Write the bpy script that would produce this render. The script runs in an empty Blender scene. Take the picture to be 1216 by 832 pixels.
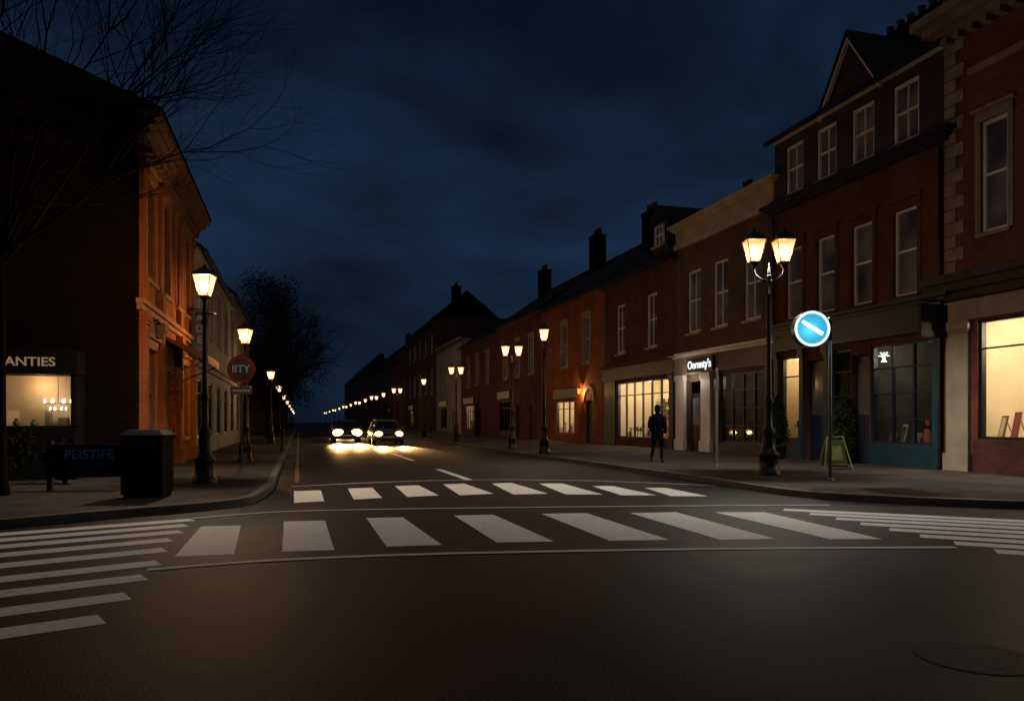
import bpy, math, random
from mathutils import Vector, Matrix
random.seed(7)
S=bpy.context.scene
COL=S.collection
# street frame: s runs along the street, t across it (metres)
def W(s,t): return (-.2706*s+.9627*t, .9627*s+.2706*t)
ANG_R=math.atan2(-.9627,.2706)   # local x of facades on the east side (far -> near)
ANG_L=math.atan2(.9627,-.2706)   # local x of facades on the west side (near -> far)

# ---------------------------------------------------------------- materials
def newmat(n):
    m=bpy.data.materials.new(n); m.use_nodes=True
    nt=m.node_tree; b=nt.nodes['Principled BSDF']
    return m,nt,b
def N(nt,t,**k):
    n=nt.nodes.new(t)
    for a,v in k.items(): setattr(n,a,v)
    return n
def plain(name,col,rough=.6,metal=0,var=.25,scale=3,bump=.1,emis=None,es=0,spec=None):
    m,nt,b=newmat(name)
    tc=N(nt,'ShaderNodeTexCoord'); no=N(nt,'ShaderNodeTexNoise')
    no.inputs['Scale'].default_value=scale; no.inputs['Detail'].default_value=6
    nt.links.new(tc.outputs['Object'],no.inputs['Vector'])
    r=N(nt,'ShaderNodeValToRGB')
    r.color_ramp.elements[0].position=.3; r.color_ramp.elements[1].position=.7
    r.color_ramp.elements[0].color=[c*(1-var) for c in col]+[1]
    r.color_ramp.elements[1].color=[min(1,c*(1+var)) for c in col]+[1]
    nt.links.new(no.outputs['Fac'],r.inputs['Fac']); nt.links.new(r.outputs['Color'],b.inputs['Base Color'])
    b.inputs['Roughness'].default_value=rough; b.inputs['Metallic'].default_value=metal
    if spec is not None: b.inputs['Specular IOR Level'].default_value=spec
    if bump:
        n2=N(nt,'ShaderNodeTexNoise'); n2.inputs['Scale'].default_value=scale*12
        nt.links.new(tc.outputs['Object'],n2.inputs['Vector'])
        bp=N(nt,'ShaderNodeBump'); bp.inputs['Strength'].default_value=bump; bp.inputs['Distance'].default_value=.02
        nt.links.new(n2.outputs['Fac'],bp.inputs['Height']); nt.links.new(bp.outputs['Normal'],b.inputs['Normal'])
    if emis:
        b.inputs['Emission Color'].default_value=list(emis)+[1]; b.inputs['Emission Strength'].default_value=es
    return m
def brick(name,c1,c2,mort,bw=.23,rh=.078,ms=.008,rough=.85,floor=False,grime=.55,bump=.5,spec=.25):
    m,nt,b=newmat(name)
    tc=N(nt,'ShaderNodeTexCoord'); sp=N(nt,'ShaderNodeSeparateXYZ'); cb=N(nt,'ShaderNodeCombineXYZ')
    nt.links.new(tc.outputs['Object'],sp.inputs[0])
    if floor:
        rot=N(nt,'ShaderNodeMapping'); rot.inputs['Rotation'].default_value[2]=math.radians(-15.7)
        nt.links.new(tc.outputs['Object'],rot.inputs[0]); vec=rot.outputs[0]
    else:
        ad=N(nt,'ShaderNodeMath',operation='ADD')
        nt.links.new(sp.outputs[0],ad.inputs[0]); nt.links.new(sp.outputs[1],ad.inputs[1])
        nt.links.new(ad.outputs[0],cb.inputs[0]); nt.links.new(sp.outputs[2],cb.inputs[1]); vec=cb.outputs[0]
    br=N(nt,'ShaderNodeTexBrick')
    br.inputs['Scale'].default_value=1; br.inputs['Brick Width'].default_value=bw; br.inputs['Row Height'].default_value=rh
    br.inputs['Mortar Size'].default_value=ms; br.inputs['Mortar Smooth'].default_value=.3
    br.inputs['Color1'].default_value=list(c1)+[1]; br.inputs['Color2'].default_value=list(c2)+[1]; br.inputs['Mortar'].default_value=list(mort)+[1]
    nt.links.new(vec,br.inputs['Vector'])
    no=N(nt,'ShaderNodeTexNoise'); no.inputs['Scale'].default_value=.7; no.inputs['Detail'].default_value=8; no.inputs['Roughness'].default_value=.65
    nt.links.new(tc.outputs['Object'],no.inputs['Vector'])
    r=N(nt,'ShaderNodeValToRGB'); r.color_ramp.elements[0].position=.3; r.color_ramp.elements[1].position=.68
    g=1-grime; r.color_ramp.elements[0].color=(g,g,g,1); r.color_ramp.elements[1].color=(1.1,1.1,1.1,1)
    nt.links.new(no.outputs['Fac'],r.inputs['Fac'])
    mx=N(nt,'ShaderNodeMixRGB',blend_type='MULTIPLY'); mx.inputs[0].default_value=1
    nt.links.new(br.outputs['Color'],mx.inputs[1]); nt.links.new(r.outputs['Color'],mx.inputs[2])
    nt.links.new(mx.outputs[0],b.inputs['Base Color']); b.inputs['Roughness'].default_value=rough
    b.inputs['Specular IOR Level'].default_value=spec
    bp=N(nt,'ShaderNodeBump'); bp.invert=True; bp.inputs['Strength'].default_value=bump; bp.inputs['Distance'].default_value=.015
    nt.links.new(br.outputs['Fac'],bp.inputs['Height']); nt.links.new(bp.outputs['Normal'],b.inputs['Normal'])
    return m
BR_ORANGE=brick('orange_brick',(.44,.13,.034),(.33,.09,.025),(.2,.12,.07))
BR_RED=brick('red_brick',(.25,.075,.042),(.175,.05,.03),(.14,.1,.085))
BR_DEEP=brick('deep_red_brick',(.16,.048,.03),(.11,.034,.023),(.095,.07,.058))  # darker tone of the red brick
BR_DARK=brick('dark_brick',(.13,.05,.036),(.09,.037,.03),(.085,.07,.06))
BR_SHADED=brick('shaded_black_brick',(.014,.009,.008),(.009,.006,.005),(.011,.009,.008),spec=.03)  # shade put into the brick colour; chimneys and gables share it
BR_TAN=brick('tan_brick',(.17,.105,.06),(.13,.08,.045),(.13,.1,.075))
SLATE=brick('roof_slate',(.022,.023,.027),(.015,.016,.019),(.008,.008,.01),bw=.3,rh=.22,ms=.012,rough=.8)
PAVE=brick('paving_slabs',(.1,.088,.08),(.07,.062,.057),(.03,.028,.026),bw=.6,rh=.4,ms=.012,rough=.9,floor=True,bump=.4,spec=.12)
STUC_GREY=plain('grey_render',(.3,.3,.29),.85,0,.25,1.2,.2)
STUC_CREAM=plain('cream_stucco',(.42,.35,.26),.8,0,.2,1.5,.2)
STONE=plain('cream_stone',(.36,.3,.22),.8,0,.2,2,.25)
STONEQ=plain('dark_cream_stone',(.23,.185,.13),.8,0,.25,2,.25)  # darker tone of the cream stone
STONED=plain('brown_stone',(.17,.09,.045),.8,0,.25,2,.25)
WHITE=plain('white_paint',(.72,.7,.68),.5,0,.12,2,.05)
FRAMEW=plain('window_paint',(.55,.54,.52),.5,0,.15,3,.05)
TEAL=plain('teal_paint',(.012,.05,.068),.4,0,.25,2,.05)
NAVY=plain('navy_paint',(.012,.022,.045),.4,0,.25,2,.05)
BLACKP=plain('black_paint',(.012,.012,.014),.35,0,.3,3,.05)
IRON=plain('black_iron',(.01,.01,.012),.45,.2,.3,8,.15)
LEAD=plain('lead_grey',(.03,.03,.035),.7,0,.3,2,.1)
CLAY=plain('clay_pot',(.09,.05,.03),.8,0,.2,5,.1)
WOODB=plain('brown_wood',(.13,.06,.03),.5,0,.3,3,.15)
KERBM=plain('kerb_granite',(.14,.135,.125),.8,0,.25,3,.3,spec=.15)
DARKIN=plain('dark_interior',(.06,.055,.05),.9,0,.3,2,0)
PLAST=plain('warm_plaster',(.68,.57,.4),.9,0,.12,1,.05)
BRASS=plain('brass',(.5,.35,.12),.3,.9)
GOODS=[plain('goods_red',(.25,.06,.04)),plain('goods_cream',(.5,.42,.3)),plain('goods_green',(.06,.12,.07)),plain('goods_brown',(.1,.055,.03))]
BARK=plain('bark',(.01,.008,.007),.95,0,.4,6,.3,spec=.05)
def panemat():
    m,nt,b=newmat('window_glass')
    tc=N(nt,'ShaderNodeTexCoord'); no=N(nt,'ShaderNodeTexNoise'); no.inputs['Scale'].default_value=.8; no.inputs['Detail'].default_value=1
    oi=N(nt,'ShaderNodeObjectInfo'); ad=N(nt,'ShaderNodeVectorMath',operation='ADD')
    nt.links.new(tc.outputs['Object'],ad.inputs[0]); 
    ml=N(nt,'ShaderNodeMath',operation='MULTIPLY'); ml.inputs[1].default_value=40; nt.links.new(oi.outputs['Random'],ml.inputs[0])
    nt.links.new(ml.outputs[0],ad.inputs[1]); nt.links.new(ad.outputs[0],no.inputs['Vector'])
    r=N(nt,'ShaderNodeValToRGB'); r.color_ramp.elements[0].position=.35; r.color_ramp.elements[1].position=.65
    r.color_ramp.elements[0].color=(.05,.055,.065,1); r.color_ramp.elements[1].color=(.2,.205,.21,1)
    nt.links.new(no.outputs['Fac'],r.inputs['Fac']); nt.links.new(r.outputs['Color'],b.inputs['Base Color'])
    b.inputs['Roughness'].default_value=.08
    return m
PANE=panemat()
def clearglass():
    m,nt,b=newmat('shop_glass'); nt.nodes.remove(b)
    o=nt.nodes['Material Output']; t=N(nt,'ShaderNodeBsdfTransparent'); t.inputs[0].default_value=(.9,.92,.92,1)
    g=N(nt,'ShaderNodeBsdfGlossy'); g.inputs['Roughness'].default_value=.03
    f=N(nt,'ShaderNodeFresnel'); f.inputs[0].default_value=1.45
    mx=N(nt,'ShaderNodeMixShader'); nt.links.new(f.outputs[0],mx.inputs[0]); nt.links.new(t.outputs[0],mx.inputs[1]); nt.links.new(g.outputs[0],mx.inputs[2])
    nt.links.new(mx.outputs[0],o.inputs[0]); return m
GLASS=clearglass()
def glowglass(name,col,st,mix):
    m,nt,b=newmat(name); nt.nodes.remove(b)
    o=nt.nodes['Material Output']; t=N(nt,'ShaderNodeBsdfTransparent'); e=N(nt,'ShaderNodeEmission')
    e.inputs[0].default_value=list(col)+[1]; e.inputs[1].default_value=st
    mx=N(nt,'ShaderNodeMixShader'); mx.inputs[0].default_value=mix
    nt.links.new(t.outputs[0],mx.inputs[1]); nt.links.new(e.outputs[0],mx.inputs[2]); nt.links.new(mx.outputs[0],o.inputs[0]); return m
def gradglass(name):
    # frosted lantern glass: whitest around the bulb, amber towards the rims
    m=glowglass(name,(1,.46,.13),3.6,.42); nt=m.node_tree; e=[n for n in nt.nodes if n.type=='EMISSION'][0]
    tc=N(nt,'ShaderNodeTexCoord'); sp=N(nt,'ShaderNodeSeparateXYZ'); nt.links.new(tc.outputs['Object'],sp.inputs[0])
    r=N(nt,'ShaderNodeValToRGB'); el=r.color_ramp.elements; el[0].position=0; el[0].color=(1,.27,.04,1); el[1].position=.5; el[1].color=(.8,.25,.05,1)
    k=el.new(.14); k.color=(1.0,.58,.24,1); k=el.new(.28); k.color=(1.0,.64,.32,1)
    nt.links.new(sp.outputs[2],r.inputs['Fac']); nt.links.new(r.outputs[0],e.inputs[0]); return m
LGLASS=gradglass('lantern_glass')
BULB=glowglass('lamp_bulb',(1,.75,.42),20,.3)
def emit(name,col,st):
    m,nt,b=newmat(name); b.inputs['Base Color'].default_value=(.1,.1,.1,1)
    b.inputs['Emission Color'].default_value=list(col)+[1]; b.inputs['Emission Strength'].default_value=st; return m
HEADL=emit('headlight_glow',(1,.6,.22),90)
HEADW=emit('warm_headlight_glow',(1,.5,.13),9)
SIGNW=emit('sign_letters_glow',(.75,.88,1),1.3)
CYAN=emit('cyan_lightbox',(.01,.33,.55),.95)
SIGNRIM=emit('white_lightbox',(.8,.97,1),1.15)
LED=emit('shop_lights',(1,.8,.55),9)
LEDW=emit('cool_lights',(.8,1,.95),4)
def asphalt():
    m,nt,b=newmat('asphalt'); tc=N(nt,'ShaderNodeTexCoord')
    n1=N(nt,'ShaderNodeTexNoise'); n1.inputs['Scale'].default_value=.35; n1.inputs['Detail'].default_value=8; n1.inputs['Roughness'].default_value=.7
    n2=N(nt,'ShaderNodeTexNoise'); n2.inputs['Scale'].default_value=45; n2.inputs['Detail'].default_value=5
    vo=N(nt,'ShaderNodeTexVoronoi'); vo.inputs['Scale'].default_value=80
    for n in (n1,n2,vo): nt.links.new(tc.outputs['Object'],n.inputs['Vector'])
    r=N(nt,'ShaderNodeValToRGB'); r.color_ramp.elements[0].position=.3; r.color_ramp.elements[1].position=.7
    r.color_ramp.elements[0].color=(.009,.01,.0135,1); r.color_ramp.elements[1].color=(.02,.0215,.0265,1)
    nt.links.new(n1.outputs['Fac'],r.inputs['Fac'])
    r2=N(nt,'ShaderNodeValToRGB'); r2.color_ramp.elements[0].position=.38; r2.color_ramp.elements[1].position=.66
    r2.color_ramp.elements[0].color=(.3,.3,.3,1); r2.color_ramp.elements[1].color=(2.2,2.2,2.2,1)
    nt.links.new(n2.outputs['Fac'],r2.inputs['Fac'])
    mx=N(nt,'ShaderNodeMixRGB',blend_type='MULTIPLY'); mx.inputs[0].default_value=1
    nt.links.new(r.outputs[0],mx.inputs[1]); nt.links.new(r2.outputs[0],mx.inputs[2]); nt.links.new(mx.outputs[0],b.inputs['Base Color'])
    mr=N(nt,'ShaderNodeMapRange'); mr.inputs[3].default_value=.5; mr.inputs[4].default_value=.75
    nt.links.new(n1.outputs['Fac'],mr.inputs[0]); nt.links.new(mr.outputs[0],b.inputs['Roughness'])
    b.inputs['Specular IOR Level'].default_value=.12
    bp=N(nt,'ShaderNodeBump'); bp.inputs['Strength'].default_value=.3; bp.inputs['Distance'].default_value=.007
    nt.links.new(vo.outputs['Distance'],bp.inputs['Height']); nt.links.new(bp.outputs['Normal'],b.inputs['Normal'])
    return m
ASPH=asphalt()
def roadpaint(name,c,lo=.3,hi=.62,sc=9):
    m,nt,b=newmat(name); tc=N(nt,'ShaderNodeTexCoord')
    n1=N(nt,'ShaderNodeTexNoise'); n1.inputs['Scale'].default_value=sc; n1.inputs['Detail'].default_value=10; n1.inputs['Roughness'].default_value=.8
    nt.links.new(tc.outputs['Object'],n1.inputs['Vector'])
    r=N(nt,'ShaderNodeValToRGB'); e=r.color_ramp.elements
    e[0].position=lo; e[0].color=(.14,.135,.13,1); e[1].position=hi; e[1].color=list(c)+[1]
    k=e.new(lo+.08); k.color=[x*.82 for x in c]+[1]
    nt.links.new(n1.outputs['Fac'],r.inputs['Fac']); nt.links.new(r.outputs[0],b.inputs['Base Color'])
    b.inputs['Roughness'].default_value=.75
    return m
RPW=roadpaint('road_paint_white',(.93,.92,.88),.33,.54,12); RPY=roadpaint('road_paint_yellow',(.2,.14,.05),.4,.7); RPG=roadpaint('thin_line_paint',(.7,.69,.65),.3,.5,5)

# ---------------------------------------------------------------- mesh builder
class MB:
    def __init__(s): s.v=[];s.f=[];s.m=[];s.sm=[]
    def add(s,vs,fs,mat=0,sm=False):
        o=len(s.v); s.v+= [tuple(v) for v in vs]
        for f in fs: s.f.append([i+o for i in f]); s.m.append(mat); s.sm.append(sm)
    def box(s,x0,x1,y0,y1,z0,z1,mat=0):
        s.add([(x0,y0,z0),(x1,y0,z0),(x1,y1,z0),(x0,y1,z0),(x0,y0,z1),(x1,y0,z1),(x1,y1,z1),(x0,y1,z1)],
              [(0,3,2,1),(4,5,6,7),(0,1,5,4),(1,2,6,5),(2,3,7,6),(3,0,4,7)],mat)
    def rings(s,rs,mat=0,sm=True,cap=True):
        n=len(rs[0]); vs=[p for r in rs for p in r]; fs=[]
        for i in range(len(rs)-1):
            for j in range(n):
                k=(j+1)%n; fs.append((i*n+j,i*n+k,(i+1)*n+k,(i+1)*n+j))
        s.add(vs,fs,mat,sm)
        if cap:
            s.add(rs[0],[tuple(range(n))[::-1]],mat); s.add(rs[-1],[tuple(range(n))],mat)
    def lathe(s,prof,cx=0,cy=0,n=14,mat=0,sm=True,z=0,rot=0):
        rs=[[(cx+r*math.cos(rot+2*math.pi*j/n),cy+r*math.sin(rot+2*math.pi*j/n),z+h) for j in range(n)] for r,h in prof]
        s.rings(rs,mat,sm)
    def tube(s,a,b,r0,r1=None,n=8,mat=0,sm=True,cap=True):
        a=Vector(a);b=Vector(b); r1=r0 if r1 is None else r1
        d=(b-a); 
        if d.length<1e-6: return
        q=d.to_track_quat('Z','Y'); rs=[]
        for c,r in((a,r0),(b,r1)):
            rs.append([tuple(c+q@Vector((r*math.cos(2*math.pi*j/n),r*math.sin(2*math.pi*j/n),0))) for j in range(n)])
        s.rings(rs,mat,sm,cap)
    def mesh(s,name,mats):
        me=bpy.data.meshes.new(name); me.from_pydata(s.v,[],s.f)
        for m in mats: me.materials.append(m)
        for p,mi,sm in zip(me.polygons,s.m,s.sm): p.material_index=mi; p.use_smooth=sm
        me.update(); return me
    def obj(s,name,mats,parent=None,loc=(0,0,0),rz=0,bevel=0):
        return mk(name,s.mesh(name,mats),parent,loc,rz,bevel)
def mk(name,me,parent=None,loc=(0,0,0),rz=0,bevel=0):
    o=bpy.data.objects.new(name,me); COL.objects.link(o); o.location=loc; o.rotation_euler=(0,0,rz)
    if parent: o.parent=parent
    if bevel:
        b=o.modifiers.new('bevel','BEVEL'); b.width=bevel; b.segments=2; b.limit_method='ANGLE'
    return o
def top(name,label,cat,loc=(0,0,0),rz=0,group=None,me=None):
    o=mk(name,me,None,loc,rz); o['label']=label; o['category']=cat
    if group: o['group']=group
    return o
def tag(o,label,cat,group=None):
    o['label']=label;o['category']=cat
    if group:o['group']=group
    return o
def struct(o): o['kind']='structure'; return o
def light(name,kind,e,col,parent=None,loc=(0,0,0),size=.08,rot=None,cone=None,blend=.5):
    l=bpy.data.lights.new(name,kind); l.energy=e; l.color=col
    if kind in('POINT','SPOT'): l.shadow_soft_size=size
    if cone: l.spot_size=math.radians(cone); l.spot_blend=blend
    o=bpy.data.objects.new(name,l); COL.objects.link(o); o.location=loc
    if rot: o.rotation_euler=rot
    if parent:o.parent=parent
    return o
def text(txt,size,mat,parent,loc,rot=(math.pi/2,0,0),name='lettering',ext=.012,sx=1):
    c=bpy.data.curves.new('t','FONT'); c.body=txt; c.size=size; c.extrude=ext; c.align_x='CENTER'; c.align_y='CENTER'; c.offset=size*.012
    o=bpy.data.objects.new('t',c); COL.objects.link(o); bpy.context.view_layer.update()
    me=bpy.data.meshes.new_from_object(o.evaluated_get(bpy.context.evaluated_depsgraph_get()))
    bpy.data.objects.remove(o); me.materials.clear(); me.materials.append(mat)
    r=mk(name,me,parent,loc); r.rotation_euler=rot; r.scale=(sx,1,1); return r

# ---------------------------------------------------------------- ground
g=MB(); g.add([(-500,-200,-.03),(500,-200,-.03),(500,700,-.03),(-500,700,-.03)],[(0,1,2,3)])
struct(g.obj('ground',[plain('earth',(.03,.028,.024),.95,0,.3,.5,.2)]))
g=MB()
rd=[(-60,-40),(70,-40),(70,30),W(14,40),W(14,9.2),W(420,9.2),W(420,-.8),W(19,-2.4),(-12,20),(-60,15)]
g.add([(x,y,0) for x,y in rd],[tuple(range(len(rd)))])
struct(g.obj('road',[ASPH]))
def pavement(line,back,side):
    g=MB(); P=line+back; g.add([(x,y,.12) for x,y in P],[tuple(range(len(P)))])
    struct(g.obj('pavement',[PAVE]))
    k=MB(); w=.16*side; n=len(line); off=[]
    for i in range(n):
        a=Vector(line[max(0,i-1)]); b=Vector(line[min(n-1,i+1)]); d=(b-a).normalized(); off.append(Vector(line[i])+Vector((-d.y,d.x))*w)
    rs=[]
    for i in range(n):
        x,y=line[i]; u,v=off[i]; rs.append([(x,y,-.01),(x,y,.115),(x*.9+u*.1,y*.9+v*.1,.127),(u,v,.127),(u,v,-.01)])
    k.rings(rs,0,False); struct(k.obj('kerb',[KERBM]))
def smooth(ctrl,n=8):
    out=[]; C=[ctrl[0]]+ctrl+[ctrl[-1]]
    for i in range(1,len(C)-2):
        p0,p1,p2,p3=[Vector(c) for c in C[i-1:i+3]]
        for j in range(n):
            t=j/n; q=.5*((2*p1)+(p2-p0)*t+(2*p0-5*p1+4*p2-p3)*t*t+(3*p1-p0-3*p2+p3)*t**3); out.append((q.x,q.y))
    out.append(tuple(ctrl[-1])); return out
kr=[W(420,8.9),W(200,8.9),W(100,8.9),W(50,8.9),W(30,8.9),W(20,8.9)]+smooth([W(15.5,8.95),(5.15,14.3),(6.2,13.1),(8.2,12.1),(14,10.2)],6)+[(24,6.5),(70,-11)]
pavement(kr,[(120,10),(140,120),W(420,70)],1)
kl=[W(420,-.5),W(200,-.5),W(100,-.5),W(50,-.5),W(30,-.5),W(20,-.5)]+smooth([W(16.5,-.5),(-4.5,13.6),(-4.45,12.6),(-4.95,11.75),(-5.67,11.0),(-6.65,9.84)],6)+[(-12,5.6),(-25,-5),(-60,-32)]
pavement(kl,[(-110,0),(-140,80),W(420,-60)],-1)

# road markings: metres on the ground
def GP(px,py):   # surveyed picture point -> metres on the road plane
    d=1260/(py-500); return ((px-608)*d/900,d)
def marks(name,quads,mat,z=.004):
    g=MB()
    for q in quads: g.add([(x,y,z) for x,y in q],[(0,1,2,3)])
    return struct(g.obj(name,[mat]))
near=[((207,661),(278,658),(286,624),(239,625)),((335,655),(397,653),(386,618),(337,619)),((459,649),(525,647),(478,614),(435,615)),
((590,644),(658,643),(586,611),(539,612)),((724,642),(795,641),(696,609),(643,610)),((855,641),(922,640),(803,608),(748,609)),((985,640),(1048,640),(908,608),(848,608))]
far=[((349,597),(385,595),(381,582),(349,583)),((420,593),(454,591),(442,579),(413,580)),((484,590),(521,588),(497,576),(469,577)),((546,588),(586,586),(551,574),(526,575)),
((610,587),(651,586),(607,573),(584,574)),((672,587),(716,587),(668,574),(640,574)),((738,588),(780,588),(728,577),(703,577)),((797,589),(840,589),(790,579),(765,579))]
marks('crosswalk',[[GP(*p) for p in q] for q in near],RPW)
marks('crosswalk',[[GP(*p) for p in q] for q in far],RPW)
qs=[]
for e in [(-4.54,10.77),(-4.38,10.2),(-4.2,9.62),(-4.03,8.95),(-3.78,8.25),(-3.5,7.5),(-3.3,6.8),(-3.08,6.07),(-2.9,5.36)]:
    d=Vector((-.79,-.62)); n=Vector((-.62,.79))*.155; a=Vector(e); b=a+d*4.2
    qs.append([tuple(a-n),tuple(a+n),tuple(b+n),tuple(b-n)])
marks('crosswalk',qs,RPW)
qs=[]
for e in [(4.3,12.0),(4.5,11.45),(4.66,10.9),(4.76,10.35),(4.88,9.8),(4.98,9.25),(5.08,8.7),(5.2,8.15)]:
    d=Vector((.9,-.44)); n=Vector((.44,.9))*.15; a=Vector(e); b=a+d*3.6
    qs.append([tuple(a-n),tuple(b-n),tuple(b+n),tuple(a+n)])
marks('crosswalk',qs,RPW)
def ribbon(name,pts,w,mat,z=.008):
    pts=smooth([tuple(p) for p in pts],5)
    g=MB(); n=len(pts); L=[]
    for i in range(n):
        a=Vector(pts[max(0,i-1)]);b=Vector(pts[min(n-1,i+1)]);d=(b-a).normalized();k=Vector((-d.y,d.x))*w/2;p=Vector(pts[i]); L.append((p-k,p+k))
    for i in range(n-1):
        a,b=L[i];c,d=L[i+1]; g.add([(a.x,a.y,z),(c.x,c.y,z),(d.x,d.y,z),(b.x,b.y,z)],[(0,1,2,3)])
    return struct(g.obj(name,[mat]))
ribbon('stop_line',[GP(*p) for p in [(175,677),(300,667),(450,660),(600,656),(850,652),(1135,650)]],.12,RPG)
ribbon('stop_line',[GP(*p) for p in [(228,616),(330,608),(450,605),(600,603),(800,601),(985,600)]],.09,RPG,.01)
ribbon('stop_line',[GP(*p) for p in [(345,578),(450,573),(560,570),(700,571),(850,577)]],.1,RPG,.012)
qs=[]
for s0,s1 in [(17.6,21.9),(26.9,33),(38,43),(48,53),(58,63),(70,76),(84,90),(100,106)]:
    qs.append([W(s0,3.82),W(s0,4.0),W(s1,4.0),W(s1,3.82)])
marks('lane_marking',qs,RPW)
marks('lane_marking',[[W(18,-.1),W(18,0),W(120,0),W(120,-.1)]],RPY)
c=MB(); c.lathe([(.33,0),(.33,.001),(.31,.0015)],n=36,sm=False); c.lathe([(.04,.0015),(.04,.003)],.0,.2,12,sm=False); c.lathe([(.04,.0015),(.04,.003)],.0,-.2,12,sm=False)
tag(c.obj('manhole_cover',[plain('cast_iron',(.0165,.0175,.021),.65,.0,.6,40,.3,spec=.12)],None,(2.75,4.5,.003)),'round cast iron manhole cover in the asphalt','manhole cover')

# ---------------------------------------------------------------- building kit
def front(b,L,z0,z1,ops,mat,name='wall',D=9,r=.22,y=0,closed=True,side=None):
    xs=sorted(set([0,L]+[v for o in ops for v in (o[0],o[0]+o[2]) if 0<v<L])); zs=sorted(set([z0,z1]+[v for o in ops for v in (o[1],o[1]+o[3]) if z0<v<z1]))
    g=MB(); sm_=1 if side else 0
    for i in range(len(xs)-1):
        for j in range(len(zs)-1):
            cx=(xs[i]+xs[i+1])/2; cz=(zs[j]+zs[j+1])/2
            if any(o[0]<cx<o[0]+o[2] and o[1]<cz<o[1]+o[3] for o in ops): continue
            g.add([(xs[i],y,zs[j]),(xs[i+1],y,zs[j]),(xs[i+1],y,zs[j+1]),(xs[i],y,zs[j+1])],[(0,1,2,3)])
    for x,z,w,h in ops:
        zl=max(z,z0);zh=min(z+h,z1);xl=max(0,x);xh=min(L,x+w)
        if zl>=zh: continue
        g.add([(xl,y,zl),(xl,y+r,zl),(xl,y+r,zh),(xl,y,zh)],[(0,1,2,3)]); g.add([(xh,y,zl),(xh,y,zh),(xh,y+r,zh),(xh,y+r,zl)],[(0,1,2,3)])
        g.add([(xl,y,zh),(xl,y+r,zh),(xh,y+r,zh),(xh,y,zh)],[(0,1,2,3)]); g.add([(xl,y,zl),(xh,y,zl),(xh,y+r,zl),(xl,y+r,zl)],[(0,1,2,3)])
    if closed:
        g.add([(0,y,z0),(0,y,z1),(0,D,z1),(0,D,z0)],[(0,1,2,3)],sm_); g.add([(L,y,z0),(L,D,z0),(L,D,z1),(L,y,z1)],[(0,1,2,3)],sm_)
        g.add([(0,D,z0),(0,D,z1),(L,D,z1),(L,D,z0)],[(0,1,2,3)],sm_); g.add([(0,y,z1),(L,y,z1),(L,D,z1),(0,D,z1)],[(0,1,2,3)],sm_)
    return g.obj(name,[mat]+([side] if side else []),b)
WC={}
def window(b,x,z,w,h,fm=None,trim=None,mull=1,y=0,lint=True,t=.065):
    fm=fm or FRAMEW; key=(round(w,2),round(h,2),fm.name,trim.name if trim else '',mull,lint,t)
    if key not in WC:
        p=MB(); p.add([(0,.14,0),(w,.14,0),(w,.14,h),(0,.14,h)],[(0,1,2,3)])
        f=MB()
        f.box(0,t,.06,.16,0,h);f.box(w-t,w,.06,.16,0,h);f.box(t,w-t,.062,.158,0,t);f.box(t,w-t,.062,.158,h-t,h)
        f.box(t,w-t,.075,.15,h*.52-.03,h*.52+.03)
        for k in range(mull):
            xx=w*(k+1)/(mull+1); f.box(xx-.02,xx+.02,.09,.148,t,h*.52-.03); f.box(xx-.02,xx+.02,.09,.148,h*.52+.03,h-t)
        s=MB(); s.box(-.1,w+.1,-.09,.06,-.1,-.002)
        l=None
        if trim and lint:
            l=MB(); l.box(-.16,w+.16,-.05,.05,h+.002,h+.24); l.box(-.22,w+.22,-.12,.05,h+.242,h+.33)
            l.box(-.15,-.003,-.035,.05,0,h); l.box(w+.003,w+.15,-.035,.05,0,h)
        WC[key]=(p.mesh('window',[PANE]),f.mesh('frame',[fm]),s.mesh('sill',[trim or STONE]),l.mesh('surround',[trim]) if l else None)
    ms=WC[key]; o=mk('window',ms[0],b,(x,y,z)); mk('frame',ms[1],o); mk('sill',ms[2],o)
    if ms[3]: mk('surround',ms[3],o)
    return o
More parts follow.
